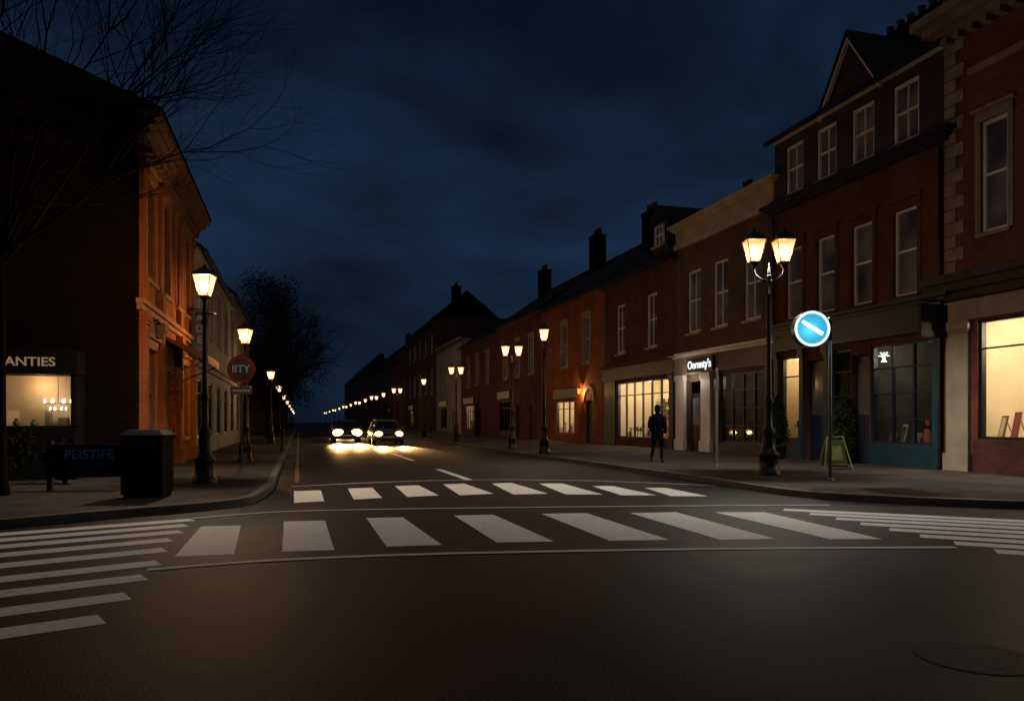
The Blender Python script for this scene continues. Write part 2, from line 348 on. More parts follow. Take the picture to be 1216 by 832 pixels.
def shop(b,x,z,w,h,fm,lit=0,n=2,transom=True,depth=2.8,col=(1,.72,.42),goods=True,dark=False,bars=False):
    g=MB(); g.add([(x,.13,z),(x+w,.13,z),(x+w,.13,z+h),(x,.13,z+h)],[(0,1,2,3)]); o=g.obj('shop_window',[GLASS],b)
    f=MB(); t=.07; f.box(x,x+t,.06,.2,z,z+h);f.box(x+w-t,x+w,.06,.2,z,z+h);f.box(x+t,x+w-t,.063,.197,z,z+t);f.box(x+t,x+w-t,.063,.197,z+h-t,z+h)
    for k in range(1,n): xx=x+w*k/n; f.box(xx-.03,xx+.03,.08,.18,z+t,z+h-t)
    for zf in ((.76,.5,.25) if bars else (.76,)) if transom else ():
        zz=z+h*zf
        for k in range(n): f.box(x+w*k/n+.04+(t-.04 if k==0 else 0),x+w*(k+1)/n-.04-(t-.04 if k==n-1 else 0),.085,.175,zz-.02,zz+.02)
    f.obj('frame',[fm],o)
    i=MB(); a,c=x-.25,x+w+.25; y0,y1=.24,depth; zb=max(.12,z-.35); zt=z+h+.2
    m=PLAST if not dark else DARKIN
    i.add([(a,y1,zb),(c,y1,zb),(c,y1,zt),(a,y1,zt)],[(0,1,2,3)]); i.add([(a,y0,zb),(a,y1,zb),(a,y1,zt),(a,y0,zt)],[(0,1,2,3)])
    i.add([(c,y0,zb),(c,y0,zt),(c,y1,zt),(c,y1,zb)],[(0,1,2,3)]); i.add([(a,y0,zt),(a,y1,zt),(c,y1,zt),(c,y0,zt)],[(0,1,2,3)])
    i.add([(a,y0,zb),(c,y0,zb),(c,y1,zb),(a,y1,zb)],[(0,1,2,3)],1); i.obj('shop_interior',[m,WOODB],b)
    if goods:
        d=MB(); d.box(a+.15,c-.15,y1-.4,y1-.02,zb,zb+.9,3)
        for zz in (zb+1.3,zb+1.75,zb+2.2):
            if zz<zt-.3 and w>1.4:
                d.box(a+.3,c-.3,y1-.3,y1-.02,zz,zz+.03,3); xx=a+.35
                while xx<c-.5:
                    q=random.uniform(.08,.22); hh=random.uniform(.1,.3); d.box(xx,xx+q,y1-.26,y1-.08,zz+.03,zz+.03+hh,random.randrange(4)); xx+=q+random.uniform(.05,.3)
        xx=x+.15
        while xx<x+w-.3:
            q=random.uniform(.15,.32); hh=random.uniform(.25,.7); r=random.random()
            if r<.35: d.lathe([(q*.4,0),(q*.5,hh*.4),(q*.25,hh*.7),(q*.3,hh)],xx+q/2,.55,12,random.randrange(4),z=z-.0)
            elif r<.75:
                d.add([(xx,.45,z),(xx+q,.45,z),(xx+q,.62,z+hh),(xx,.62,z+hh),(xx,.48,z),(xx+q,.48,z),(xx+q,.65,z+hh),(xx,.65,z+hh)],[(0,1,2,3),(7,6,5,4),(0,4,5,1),(1,5,6,2),(2,6,7,3),(3,7,4,0)],random.choice((1,3,0)))
                d.add([(xx+.03,.452,z+.05),(xx+q-.03,.452,z+.05),(xx+q-.03,.6,z+hh-.04),(xx+.03,.6,z+hh-.04)],[(0,1,2,3)],random.randrange(4)); d.tube((xx+q/2,.9,z),(xx+q/2,.63,z+hh*.9),.012,n=5,mat=3)
            else:
                d.lathe([(.1,0),(.02,.03),(.02,hh),(.14,hh+.02),(.14,hh+.05)],xx+q/2,.55,12,3,z=z); d.lathe([(.05,0),(.08,.08),(.03,.16)],xx+q/2,.55,10,random.randrange(3),z=z+hh+.05)
            xx+=q+random.uniform(.06,.3)
        d.box(x+.05,x+w-.05,.3,.95,z-.05,z-.001,3)
        d.obj('shop_display',GOODS,b)
    if lit:
        for k in range(max(1,int(w/2.8))):
            xx=x+w*(k+.5)/max(1,int(w/2.8)); q=MB(); q.lathe([(.05,.12),(.12,0),(.12,-.01)],xx,depth*.5,12,0,z=zt-.14); q.obj('ceiling_lamp',[LED],b)
            light('shop_light','POINT',lit,col,b,(xx,depth*.45,zt-.4),.12)
    return o
def door(b,x,z,w,h,mat,glazed=False):
    d=MB(); d.box(x,x+w,.16,.2,z,z+h)
    for k in range(2):
        for (a,c) in ((.08,.42),(.5,.92)):
            xa=x+w*(.12+.42*k); 
            if not(glazed and a>.4): d.box(xa,xa+w*.34,.14,.16,z+h*a,z+h*c)
    o=d.obj('door',[mat],b)
    if glazed:
        g=MB(); g.box(x+w*.14,x+w*.86,.145,.159,z+h*.45,z+h*.92); g.obj('door_glass',[PANE],o)
    k=MB(); k.tube((x+w*.88,.14,z+1.0),(x+w*.88,.09,z+1.0),.02); k.tube((x+w*.88,.09,z+.92),(x+w*.88,.09,z+1.1),.015); k.obj('handle',[BRASS],o)
    return o
def pil(b,x0,x1,y,z0,z1,mat,base=True,name='pilaster'):
    p=MB(); p.box(x0,x1,-y,-.001,z0,z1)
    if base: p.box(x0-.05,x1+.05,-y-.06,-.002,z0+.001,z0+.45); p.box(x0-.05,x1+.05,-y-.06,-.003,z1-.22,z1-.002); p.box(x0-.02,x1+.02,-y-.03,-.0025,z1-.3,z1-.221)
    return p.obj(name,[mat],b)
def roof(b,L,D,z,rise,wallm,oh=.35,x0=0,mat=None):
    g=MB(); h=D/2; k=rise/h; ze=z-oh*k; th=.13; a=x0-.12; c=L+.12
    for sgn in (0,1):
        y=lambda v:(v if not sgn else D-v)
        P=[(a,y(-oh),ze),(c,y(-oh),ze),(c,y(h+.0),z+rise),(a,y(h+.0),z+rise)]
        Q=[(p[0],p[1],p[2]+th) for p in P]
        fs=[(0,1,2,3),(7,6,5,4),(0,4,5,1),(1,5,6,2),(3,7,4,0)]
        g.add(P+Q,[f if not sgn else f[::-1] for f in fs])
    g.box(a,c,h-.12,h+.12,z+rise+th-.03,z+rise+th+.06,1)
    o=g.obj('roof',[mat or SLATE,LEAD],b)
    t=MB(); e=.01; t.add([(x0+e,0,z),(x0+e,D,z),(x0+e,h,z+rise-.02),(L-e,0,z),(L-e,D,z),(L-e,h,z+rise-.02)],[(0,2,1),(3,4,5),(0,3,5,2),(1,2,5,4)]); t.obj('gable_wall',[wallm],b)
    gt=MB(); gt.box(a,c,-oh-.1,-oh+.02,ze-.06,ze+.06); gt.obj('gutter',[BLACKP],b)
    return o
def chimney(ro,x,y,z0,z1,lx=.9,ly=.6,pots=3,m=None):
    c=MB(); c.box(x-lx/2,x+lx/2,y-ly/2,y+ly/2,z0,z1); c.box(x-lx/2-.06,x+lx/2+.06,y-ly/2-.06,y+ly/2+.06,z1+.001,z1+.14)
    o=c.obj('chimney',[m or BR_SHADED],ro)
    for k in range(pots):
        p=MB(); xx=x-lx/2+lx*(k+.5)/pots; p.lathe([(.13,0),(.11,.35),(.14,.4),(.14,.46),(.1,.47)],xx,y,12,z=z1+.14); p.obj('chimney_pot',[CLAY],ro)
def strip(b,x0,x1,z0,z1,y=.1,mat=None,name='cornice',steps=1,dent=0,ya=0):
    g=MB()
    for k in range(steps):
        za=z0+(z1-z0)*k/steps; zb=z0+(z1-z0)*(k+1)/steps; yy=y*(k+1)/steps
        g.box(x0-(yy if steps>1 else 0),x1+(yy if steps>1 else 0),ya-yy,ya+.04,za+.001,zb)
    if dent:
        n=int((x1-x0)/dent)
        for i in range(n): xx=x0+(i+.3)*dent; g.box(xx,xx+dent*.45,ya-y*.5,ya-.001,z0-.16,z0+.001)
    return g.obj(name,[mat or STONE],b)
def pipe(b,x,z0,z1,y=-.1):
    g=MB(); g.tube((x,y,z0),(x,y,z1),.05,n=8)
    for z in (z0+1,z0+3,z0+5):
        if z<z1: g.tube((x,y,z),(x,y,z+.08),.07,n=8)
    g.obj('drainpipe',[BLACKP],b)
def bldR(label,s_far,s_near,t=16.5,name='brick_building',cat='building'):
    x,y=W(s_far,t); return top(name,label,cat,(x,y,0),ANG_R), s_far-s_near
def bldL(label,s_near,s_far,t=-3.58,name='brick_building',cat='building'):
    x,y=W(s_near,t); return top(name,label,cat,(x,y,0),ANG_L), s_far-s_near
# ---- A corner brick building with quoins and cream shopfront
b,L=bldR('tall red brick corner building with cream quoins and shopfront',16.24,8.6)
shp=(1.0,.95,4.2,3.0)
wins=[(1.1,6.1,.76,2.8),(3.4,6.1,.76,2.8),(5.7,6.1,.76,2.8)]
front(b,L,0,12,[shp]+wins,BR_RED,D=10)
for w in wins: window(b,*w,fm=WHITE,trim=STONEQ,mull=0,t=.09)
shop(b,*shp,BLACKP,lit=340,n=3,transom=True,depth=3.2,goods=True,col=(1,.82,.56))
strip(b,0,L,4.55,5.2,.4,LEAD,'shop_cornice',3); strip(b,.05,L,4.0,4.5,.1,STONE,'fascia')
pil(b,.12,.8,.1,.12,3.99,STONE); pil(b,5.4,6.0,.1,.12,3.99,STONE); pil(b,7.0,7.6,.1,.12,3.99,STONE)
p=MB(); p.box(.9,5.3,-.06,-.002,.12,.94); p.obj('stall_riser',[BR_DEEP],b)
q=MB(); z=5.25; k=0
while z<11.3: q.box(0,.6 if k%2 else .36,-.03,-.001,z,z+.31); z+=.34; k+=1
q.obj('quoins',[STONEQ],b)
strip(b,0,L,11.4,12.1,.6,STONEQ,'cornice',3,.4); strip(b,0,L,12.11,12.8,.1,BR_RED,'parapet')
strip(b,0.76,L,10.2,10.38,.08,STONEQ,'string_course')
h=top('hanging_sign','dark rectangular hanging shop sign on an iron bracket','sign',(*W(16.1,16.5),0),ANG_R)
m=MB(); m.box(-.04,.04,-.95,-.1,3.6,4.45); m.obj('sign_board',[plain('sign_black',(.012,.011,.01),.6,spec=.2)],h,bevel=.015)
m=MB(); m.tube((0,0,4.55),(0,-1.0,4.55),.02); m.tube((0,-.3,4.55),(0,-.3,4.45),.012); m.tube((0,-.7,4.55),(0,-.7,4.45),.012); m.tube((0,0,4.9),(0,-.6,4.55),.012); m.obj('bracket',[IRON],h)
# ---- B three storey with gable and teal shopfront
b,L=bldR('three storey dark brick building with gable and teal shopfront',23.72,16.24)
x=lambda s:23.72-s
w1=[(x(s)-.43,4.95,.86,2.45) for s in (22.6,20.95,19.3,17.6)]
w2=[(x(s)-.48,9.3,.96,1.7) for s in (22.6,20.95,19.3,17.6)]
sh=[(.35,.75,1.1,2.9),(3.0,.75,.9,2.9),(4.75,.75,2.35,2.9)]; dr=(3.95,.12,.75,3.3); dr2=(1.75,.12,.95,3.3)
front(b,L,0,9.0,w1+sh+[dr,dr2],BR_DEEP)
front(b,L,9.0,11.3,w2,LEAD,'upper_wall')
for w in w1: window(b,*w,fm=WHITE,trim=BR_DARK,mull=0)
for w in w2: window(b,*w,fm=WHITE,trim=None,mull=1,t=.09)
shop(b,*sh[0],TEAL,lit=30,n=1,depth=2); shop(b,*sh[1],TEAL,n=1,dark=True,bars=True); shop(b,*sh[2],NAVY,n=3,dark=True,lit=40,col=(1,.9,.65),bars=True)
door(b,*dr,NAVY,True); door(b,*dr2,NAVY,True)
strip(b,0,L,3.85,4.6,.14,TEAL,'fascia'); strip(b,0,L,4.61,4.8,.35,TEAL,'shop_cornice',2)
for xx in (0.07,1.5,2.74,7.14): pil(b,xx,xx+.2,.1,.12,3.84,TEAL)
for a,c in ((.33,1.44),(4.72,7.08),(3.0,3.9)):
    p=MB();p.box(a,c,-.05,-.002,.12,.74); p.obj('stall_riser',[TEAL],b)
strip(b,0,L,8.8,9.12,.4,BLACKP,'cornice',3); strip(b,0,L,11.3,11.45,.3,FRAMEW,'eaves_board',1)
ro=roof(b,L,9,11.47,2.1,BR_DARK,oh=.3)
chimney(ro,x(21.6),4.2,11.5,15.1,2.9,.7,6)
gx=x(19.75); g=MB(); g.add([(gx-1.15,-.06,11.3),(gx+1.15,-.06,11.3),(gx,-.06,13.1),(gx-1.15,3.6,11.3),(gx+1.15,3.6,11.3),(gx,3.6,13.1)],[(0,1,2),(0,2,5,3),(1,4,5,2)]); g.obj('gable',[LEAD],b)
g=MB()
for sg in(-1,1):
    for w0,z0,mt,ya,yb in((.0,.0,0,-.2,-.07),(.0,.14,1,-.24,3.5)):
        A=[(gx+sg*1.35,11.15+z0),(gx+sg*1.35,11.3+z0),(gx,13.36+z0),(gx,13.16+z0)]
        vs=[(a,ya,c) for a,c in A]+[(a,yb,c) for a,c in A]; g.add(vs,[(0,1,2,3),(4,7,6,5),(0,4,5,1),(1,5,6,2),(2,6,7,3),(3,7,4,0)],mt)
g.obj('bargeboard',[WHITE,SLATE],b)
pipe(b,7.4,.2,8.7); pipe(b,.05,4.8,8.7)
cx,cy=W(18.78,16.82)
c=top('chandelier','small white glass chandelier lit inside shop window','chandelier',(cx,cy,3.3))
m=MB(); m.tube((0,0,0),(0,0,.5),.008); m.lathe([(.01,-.02),(.02,0),(.01,.02)]); 
for k in range(8): a=k*math.pi/4; m.tube((0,0,0),(.13*math.cos(a),.13*math.sin(a),.03),.006,n=5)
m.obj('chandelier_frame',[IRON],c)
m=MB()
for k in range(8):
    a=k*math.pi/4+.2
    for r0,r1,z0,z1 in ((.03,.14,.0,.05),(.03,.1,.04,.14),(.02,.07,-.02,-.12)):
        m.tube((r0*math.cos(a),r0*math.sin(a),z0),(r1*math.cos(a),r1*math.sin(a),z1),.005,.002,n=5)
        m.lathe([(.003,-.014),(.012,0),(.003,.016)],r1*math.cos(a),r1*math.sin(a),6,z=z1)
m.obj('bulbs',[LEDW],c)
# ---- C tan building with cream parapet
b,L=bldR('two storey tan brick building with cream parapet cornice',31.1,23.74)
x=lambda s:31.1-s
w1=[(x(s)-.55,5.25,1.1,2.7) for s in (29.5,27.35,25.1)]
sh=(3.75,.55,3.0,2.75); dr=(1.0,.12,1.25,3.0)
front(b,L,0,9.3,w1+[sh,dr],BR_TAN)
for w in w1: window(b,*w,fm=WHITE,trim=None,mull=1,t=.09)
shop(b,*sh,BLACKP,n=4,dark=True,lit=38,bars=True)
door(b,dr[0]+.1,dr[1],dr[2]-.2,dr[3]-.5,BLACKP,True)
front(b,L,9.3,10.1,[],STUC_CREAM,'parapet',D=9,y=-.05); strip(b,0,L,9.9,10.2,.3,STUC_CREAM,'cornice',3,ya=-.05); strip(b,0,L,9.1,9.29,.16,STUC_CREAM,'string_course')
strip(b,0,L,4.2,4.4,.3,WHITE,'shop_cornice',2); strip(b,.0,3.2,3.45,4.19,.12,STONE,'fascia'); strip(b,3.21,L,3.45,4.19,.12,BLACKP,'fascia')
pil(b,.12,.9,.12,.12,3.44,WHITE); pil(b,2.35,3.1,.12,.12,3.44,WHITE)
for a,c,z0,z1 in ((3.3,7.2,.12,.52),(3.3,3.7,.53,3.44),(6.8,7.3,.53,3.44)):
    p=MB(); p.box(a,c,-.06,-.002,z0,z1); p.obj('shop_panel',[BLACKP],b)
m=MB(); m.box(1.3,3.45,-.2,-.13,3.5,4.1); sg=m.obj('sign_board',[BLACKP],b,bevel=.01)
text("Oernnty's",.48,SIGNW,b,(2.38,-.215,3.8),name='sign_lettering',sx=1.0)
light('shop_light','POINT',24,(1,.85,.7),b,(1.6,-.5,3.1),.06)  # added light outside the doorway to brighten portal and sign, no fixture
# ---- D red building with dormer
b,L=bldR('two storey red brick building with dormer and lit shop',39.5,31.12)
x=lambda s:39.5-s
w1=[(x(s)-.55,5.0,1.1,2.6) for s in (37.3,33.6)]
sh=(1.7,.55,6.0,2.9)
front(b,L,0,9.1,w1+[sh],BR_DEEP)
for w in w1: window(b,*w,fm=WHITE,trim=None,mull=1,t=.09)
shop(b,*sh,NAVY,n=6,lit=150,depth=2.6,col=(1,.78,.5))
strip(b,0,L,3.6,4.25,.14,NAVY,'fascia'); strip(b,0,L,4.26,4.4,.32,LEAD,'shop_cornice',2); strip(b,0,L,8.6,8.8,.15,BR_DARK,'string_course')
pil(b,.1,1.55,.05,.12,3.59,NAVY,False); pil(b,7.8,8.2,.08,.12,3.59,NAVY)
ro=roof(b,L,8,9.1,3.0,BR_DARK)
chimney(ro,.6,2.6,9.5,13.0,1.1,.7,3); chimney(ro,7.9,4,11,12.2,.7,.6,2)
g=MB(); g.box(4.9,6.4,.6,3.2,9.6,11.2); g.obj('dormer',[LEAD],b)
window(b,5.2,10.0,.9,1.0,fm=WHITE,mull=1,y=.43)
g=MB(); g.add([(4.7,.4,11.2),(6.6,.4,11.2),(5.65,.4,12.0),(4.7,3.6,11.2),(6.6,3.6,11.2),(5.65,3.6,12.0)],[(0,1,2),(0,2,5,3),(1,4,5,2),(0,3,4,1),(3,5,4)]); g.obj('dormer_roof',[SLATE],b)
# ---- terrace
def rowhouse(label,sf,sn,eave,rise,wm,wpos,ww=1.0,wz=(4.9,7.6),shops=(),doors=(),fasc=NAVY,ch=(),trim=None,lit=0,extra=()):
    b,L=bldR(label,sf,sn)
    wins=[(sf-s-ww/2,wz[0],ww,wz[1]-wz[0]) for s in wpos]+[(sf-s-ww/2,z,ww,2.4) for s in wpos for z in extra]
    front(b,L,0,eave,wins+[s[:4] for s in shops]+[d for d in doors],wm)
    for w in wins: window(b,*w,fm=FRAMEW,trim=trim,mull=1)
    for s in shops: shop(b,*s[:4],fasc,n=s[5],lit=s[4],depth=2.2,dark=(s[4]==0))
    for d in doors: door(b,*d,fasc)
    for s in shops: strip(b,s[0]-.25,s[0]+s[2]+.25,s[1]+s[3]+.15,s[1]+s[3]+.75,.14,fasc,'fascia')
    strip(b,0,L,eave-.35,eave-.1,.14,STONED,'cornice',1)
    if rise:
        ro=roof(b,L,8,eave,rise,BR_SHADED)
        for c in ch: chimney(ro,*c)
    else: strip(b,0,L,eave-.09,eave+.15,.25,STONE,'parapet_coping',2)
    return b,L
b,L=rowhouse('two storey orange brick shop with slate roof',51,39.52,9.2,3.0,BR_ORANGE,(46.2,42.2),1.1,shops=[(3.2,.6,3.4,2.1,130,3)],doors=[(8.6,.12,1.1,2.5)],ch=[(1.6,3.6,11,14.2,1.2,.8,3)],trim=STONE)
p=MB(); pr=[]
for k in range(13):
    a=math.pi*k/12; c_,s_=math.cos(a),math.sin(a); pr.append([(9.15+.68*c_,-.06,2.62+.68*s_),(9.15+.9*c_,-.06,2.62+.9*s_),(9.15+.9*c_,-.001,2.62+.9*s_),(9.15+.68*c_,-.001,2.62+.68*s_)])
p.rings(pr,0,False); p.obj('door_arch',[STONE],b)
def wall_lamp(label,bx,by,z,rz,e):
    o=top('wall_lamp',label,'wall lamp',(bx,by,z),rz)
    m=MB(); m.box(-.06,.06,-.02,.0,-.15,.15); m.tube((0,-.02,.1),(0,-.25,.2),.015); m.tube((0,-.25,.2),(0,-.25,.12),.015); m.lathe([(.11,.1),(.02,.17)],0,-.25,8,z=-.04); m.lathe([(.02,-.28),(.07,-.25)],0,-.25,8); m.obj('bracket',[IRON],o)
    m=MB(); m.lathe([(.07,-.25),(.1,.06)],0,-.25,6,sm=False); m.obj('glass',[LGLASS if e else PANE],o)
    if e: light('lamp_light','POINT',e,(1,.5,.18),o,(0,-.25,-.08),.03)
x0,y0=W(42.9,16.5); wall_lamp('small lit wall lantern beside arched brick doorway',x0,y0,3.3,ANG_R,120)
rowhouse('two storey brick terrace shop with pale sills',63.5,51.02,9.5,2.8,BR_RED,(60.6,57,53.4),1.1,shops=[(.8,.6,3.4,2.5,0,3)],doors=[(6.0,.12,1.1,2.5),(9.5,.12,1.1,2.5)],ch=[(1.0,4,11.5,14.3,1.3,.8,3)],trim=STONE)
rowhouse('low brick shop building with dark slate roof',78.5,63.52,9.2,2.5,BR_RED,(75,71,67),1.2,shops=[(2,.6,4,2.4,60,4)],doors=[(8,.12,1.1,2.5)],trim=STONE)
rowhouse('pale rendered two storey building with flat parapet',93.6,78.52,10.2,0,STUC_CREAM,(90,86,82),1.2,shops=[(3,.6,4,2.4,0,4)],doors=[(10,.12,1.1,2.5)],trim=None)
rowhouse('large four storey dark brick building with tall gable',120,93.62,14.5,3.2,BR_DARK,(117,112,107,102,97),1.4,(5,8),shops=[(3,.6,4,2.4,40,3)],ch=[(24,3,15.5,18.6,1.4,1,3)],extra=(10.2,))
rowhouse('dark brick terrace with steep slate roof',150,120.02,12.5,3.5,BR_DARK,(145,138,131,124),1.4,(5,8),shops=[(3,.6,5,2.4,0,3)],ch=[(3,4,15,18,1.4,1,3)])
rowhouse('brown brick terrace building with shops below',200,150.02,13.5,3,BR_DARK,(190,180,170,160),1.4,(5,8),ch=[(3,4,15,18.5,1.4,1,3)])
rowhouse('distant dark brick terrace at the end of the street',290,200.02,15,4,BR_DARK,(280,260,240,220),1.6,(5,9))

# ---- west side
b,L=bldL('ornate orange brick corner building with bracketed cornice',19.3,28.4)
w2=[(xx,4.9,1.15,2.5) for xx in (.9,3.2,5.5,7.4)]
w1=[(xx,.9,1.2,2.3) for xx in (.9,6.9)]
drs=(4.0,.12,1.3,2.7)
front(b,L,0,8.0,w1+w2+[drs],BR_ORANGE,D=12,side=BR_SHADED)  # side wall: its unlit darkness is painted into the brick
SURR=plain('orange_stone',(.34,.16,.065),.8,0,.2,2,.2)
for w in w2: window(b,*w,fm=WOODB,trim=SURR,mull=1)
for w in w1: window(b,*w,fm=WOODB,trim=SURR,mull=1)
door(b,*drs,WOODB,True)
strip(b,.01,L,7.85,8.5,.55,STONED,'cornice',4,.42); strip(b,.01,L,4.0,4.25,.16,SURR,'string_course',2)
for xx in (.05,2.35,5.55,8.55): 
    pil(b,xx,xx+.42,.14,.12,3.98,BR_ORANGE); pil(b,xx+.04,xx+.38,.09,4.28,7.6,BR_ORANGE)
g=MB(); g.add([(3.2,0,3.75),(6.2,0,3.75),(6.2,-1.15,3.25),(3.2,-1.15,3.25),(3.2,0,3.68),(6.2,0,3.68),(6.2,-1.15,3.02),(3.2,-1.15,3.02)],[(3,2,1,0),(4,5,6,7),(2,3,7,6),(0,3,7,4)[::-1],(1,2,6,5)])
g.tube((3.3,-1.1,3.1),(3.3,0,2.6),.02); g.tube((6.1,-1.1,3.1),(6.1,0,2.6),.02); g.obj('awning',[plain('brown_canvas',(.16,.07,.035),.8)],b)
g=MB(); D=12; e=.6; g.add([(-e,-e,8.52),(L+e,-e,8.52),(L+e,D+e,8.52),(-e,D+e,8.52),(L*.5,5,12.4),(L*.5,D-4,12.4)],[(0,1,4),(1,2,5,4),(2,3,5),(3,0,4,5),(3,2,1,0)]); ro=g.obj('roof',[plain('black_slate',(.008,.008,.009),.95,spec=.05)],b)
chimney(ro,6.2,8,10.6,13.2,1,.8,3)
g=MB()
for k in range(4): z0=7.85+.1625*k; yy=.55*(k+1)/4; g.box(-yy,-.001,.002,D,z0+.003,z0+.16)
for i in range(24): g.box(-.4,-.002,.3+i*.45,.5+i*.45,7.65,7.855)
g.obj('side_cornice',[plain('shaded_stone',(.015,.012,.01),.9,spec=.05)],b)  # same cornice on the unlit side, shade put into the stone colour
bay=MB(); bay.box(-.7,-.002,1.15,6.6,.12,1.3); bay.box(-.75,-.002,1.1,6.65,2.42,2.95); bay.box(-.72,-.002,1.13,1.23,1.301,2.419); bay.box(-.72,-.002,6.5,6.62,1.301,2.419)
for k in range(1,4): bay.box(-.69,-.62,1.2+k*1.35-.02,1.2+k*1.35+.02,1.302,2.418)
bay.obj('shop_bay',[plain('matt_black',(.008,.008,.009),.8,spec=.1)],b)
bay=MB(); bay.add([(-.03,1.24,1.302),(-.03,6.5,1.302),(-.03,6.5,2.417),(-.03,1.24,2.417)],[(0,1,2,3)]); bay.obj('bay_backing',[PLAST],b)
for yy in (1.9,3.4): light('shop_light','POINT',10,(1,.6,.28),b,(-.38,yy,2.2),.05)
bx=1.4
for i in range(14):
    bay=MB(); yy=bx+i*.34; hh=random.uniform(.12,.4)
    if random.random()<.4: bay.box(-.3,-.15,yy,yy+random.uniform(.08,.2),1.302,1.302+hh,random.randrange(4))
    else: bay.lathe([(.05,0),(.08,hh*.4),(.03,hh*.8),(.05,hh)],-.25,yy,9,random.randrange(4),z=1.302)
    bay.obj('display_item',GOODS,b)
text('ANTIES',.27,emit('amber_letters',(1,.6,.3),.2),b,(-.765,2.0,2.68),(math.pi/2,0,-math.pi/2),'sign_lettering',.01,1.1)
ch=top('chandelier','cluster of small warm bulbs lit inside shop bay','chandelier',(*W(18.93,-5.15),1.8))
m=MB(); m.tube((0,0,0),(0,0,.6),.008)
for k in range(8): a=k*math.pi/4; m.tube((0,0,0),(.3*math.cos(a),.18*math.sin(a),-.02),.006,n=5)
m.obj('chandelier_frame',[IRON],ch)
m=MB()
for k in range(8):
    a=k*math.pi/4; m.lathe([(.005,-.05),(.025,0),(.005,.05)],.3*math.cos(a),.18*math.sin(a),6,z=.05); m.lathe([(.005,-.03),(.015,0),(.005,.03)],.18*math.cos(a),.1*math.sin(a),6,z=-.12)
m.obj('bulbs',[LED],ch)
x0,y0=W(20.3,-3.58); wall_lamp('small unlit iron wall lantern on orange brick',x0,y0,3.7,ANG_L,0)
x0,y0=W(27.6,-3.56); o=top('blade_sign','tall vertical dark blue banner sign on brackets','sign',(x0,y0,0),ANG_L)
m=MB(); m.box(-.03,.03,-.58,-.06,3.55,5.15); m.obj('banner',[plain('deep_blue',(.02,.03,.07),.5)],o); m=MB(); m.tube((0,0,5.2),(0,-.62,5.2),.02); m.tube((0,0,3.5),(0,-.62,3.5),.02); m.obj('bracket',[IRON],o)
for i,cc in enumerate('ADEY'): text(cc,.34,plain('pale_blue_letters',(.14,.18,.27),.5),o,(-.035,-.32,4.9-.38*i),(math.pi/2,0,-math.pi/2),'lettering',.006)
def lhouse(label,sn,sf,eave,rise,wm,n,ww=1.1,t=-3.6,lit=0):
    b,L=bldL(label,sn,sf,t)
    wins=[(L*(i+.5)/n-ww/2,z,ww,h) for i in range(n) for z,h in((4.9,2.2),)]; sh=[(L*(i+.5)/n-.9,.8,1.8,2.2) for i in range(n)]
    front(b,L,0,eave,wins+sh,wm)
    for w in wins: window(b,*w,mull=1,trim=wm)
    for i,s in enumerate(sh): shop(b,*s,BLACKP,n=2,dark=True,depth=2,goods=i<2)
    strip(b,0,L,3.4,3.8,.2,wm,'string_course',2); strip(b,0,L,eave-.4,eave-.15,.2,wm,'cornice',2)
    ro=roof(b,L,9,eave,rise,wm); chimney(ro,L*.15,4.5,eave+rise-.5,eave+rise+1.5)
    return b
lhouse('pale rendered two storey terrace with slate roof',28.9,43,7.7,3.0,STUC_GREY,4)
lhouse('pale grey terrace house beside dark trees',43.02,60,8.4,3,STUC_GREY,4)
lhouse('distant brick terrace behind street trees',60.02,95,9,3,BR_DARK,5,t=-4.5)
lhouse('distant dark terrace near the street end',95.02,160,10,3,BR_DARK,6,t=-4.5)
lhouse('far brick terrace closing the street',160.02,280,11,3,BR_DARK,6,t=-4.5)

# ---------------------------------------------------------------- street lamps
def lantern_parts(k):
    fr,gl,bu=MB(),MB(),MB(); h=.47*k; a=.1*k; c=.21*k; r2=math.sqrt(2); rot=math.pi/4; Q=((-1,-1),(1,-1),(1,1),(-1,1))
    gl.rings([[(sx*a*.95,sy*a*.95,0) for sx,sy in Q],[(sx*c*.95,sy*c*.95,h) for sx,sy in Q]],0,False,False)
    fr.lathe([(.03*k,-.14*k),(.1*k,-.05*k),(a*r2*1.1,-.03*k),(a*r2*1.1,.0)],0,0,4,0,False,0,rot)
    for sx,sy in Q: fr.tube((sx*a,sy*a,0),(sx*c,sy*c,h),.01*k,n=5)
    fr.lathe([(c*r2*1.08,0),(c*r2*1.08,.03*k),(c*r2*.75,.11*k),(c*r2*.35,.18*k),(.05*k,.2*k)],0,0,4,0,False,h,rot)
    fr.lathe([(.03*k,0),(.045*k,.04*k),(.012*k,.1*k)],0,0,8,0,True,h+.19*k)
    bu.lathe([(.012*k,.05*k),(.05*k,.1*k),(.085*k,.2*k),(.07*k,.3*k),(.01*k,.38*k)],0,0,12)
    return fr.mesh('lantern',[IRON]),gl.mesh('lantern_glass',[LGLASS]),bu.mesh('bulb',[BULB])
LC={};LP={}
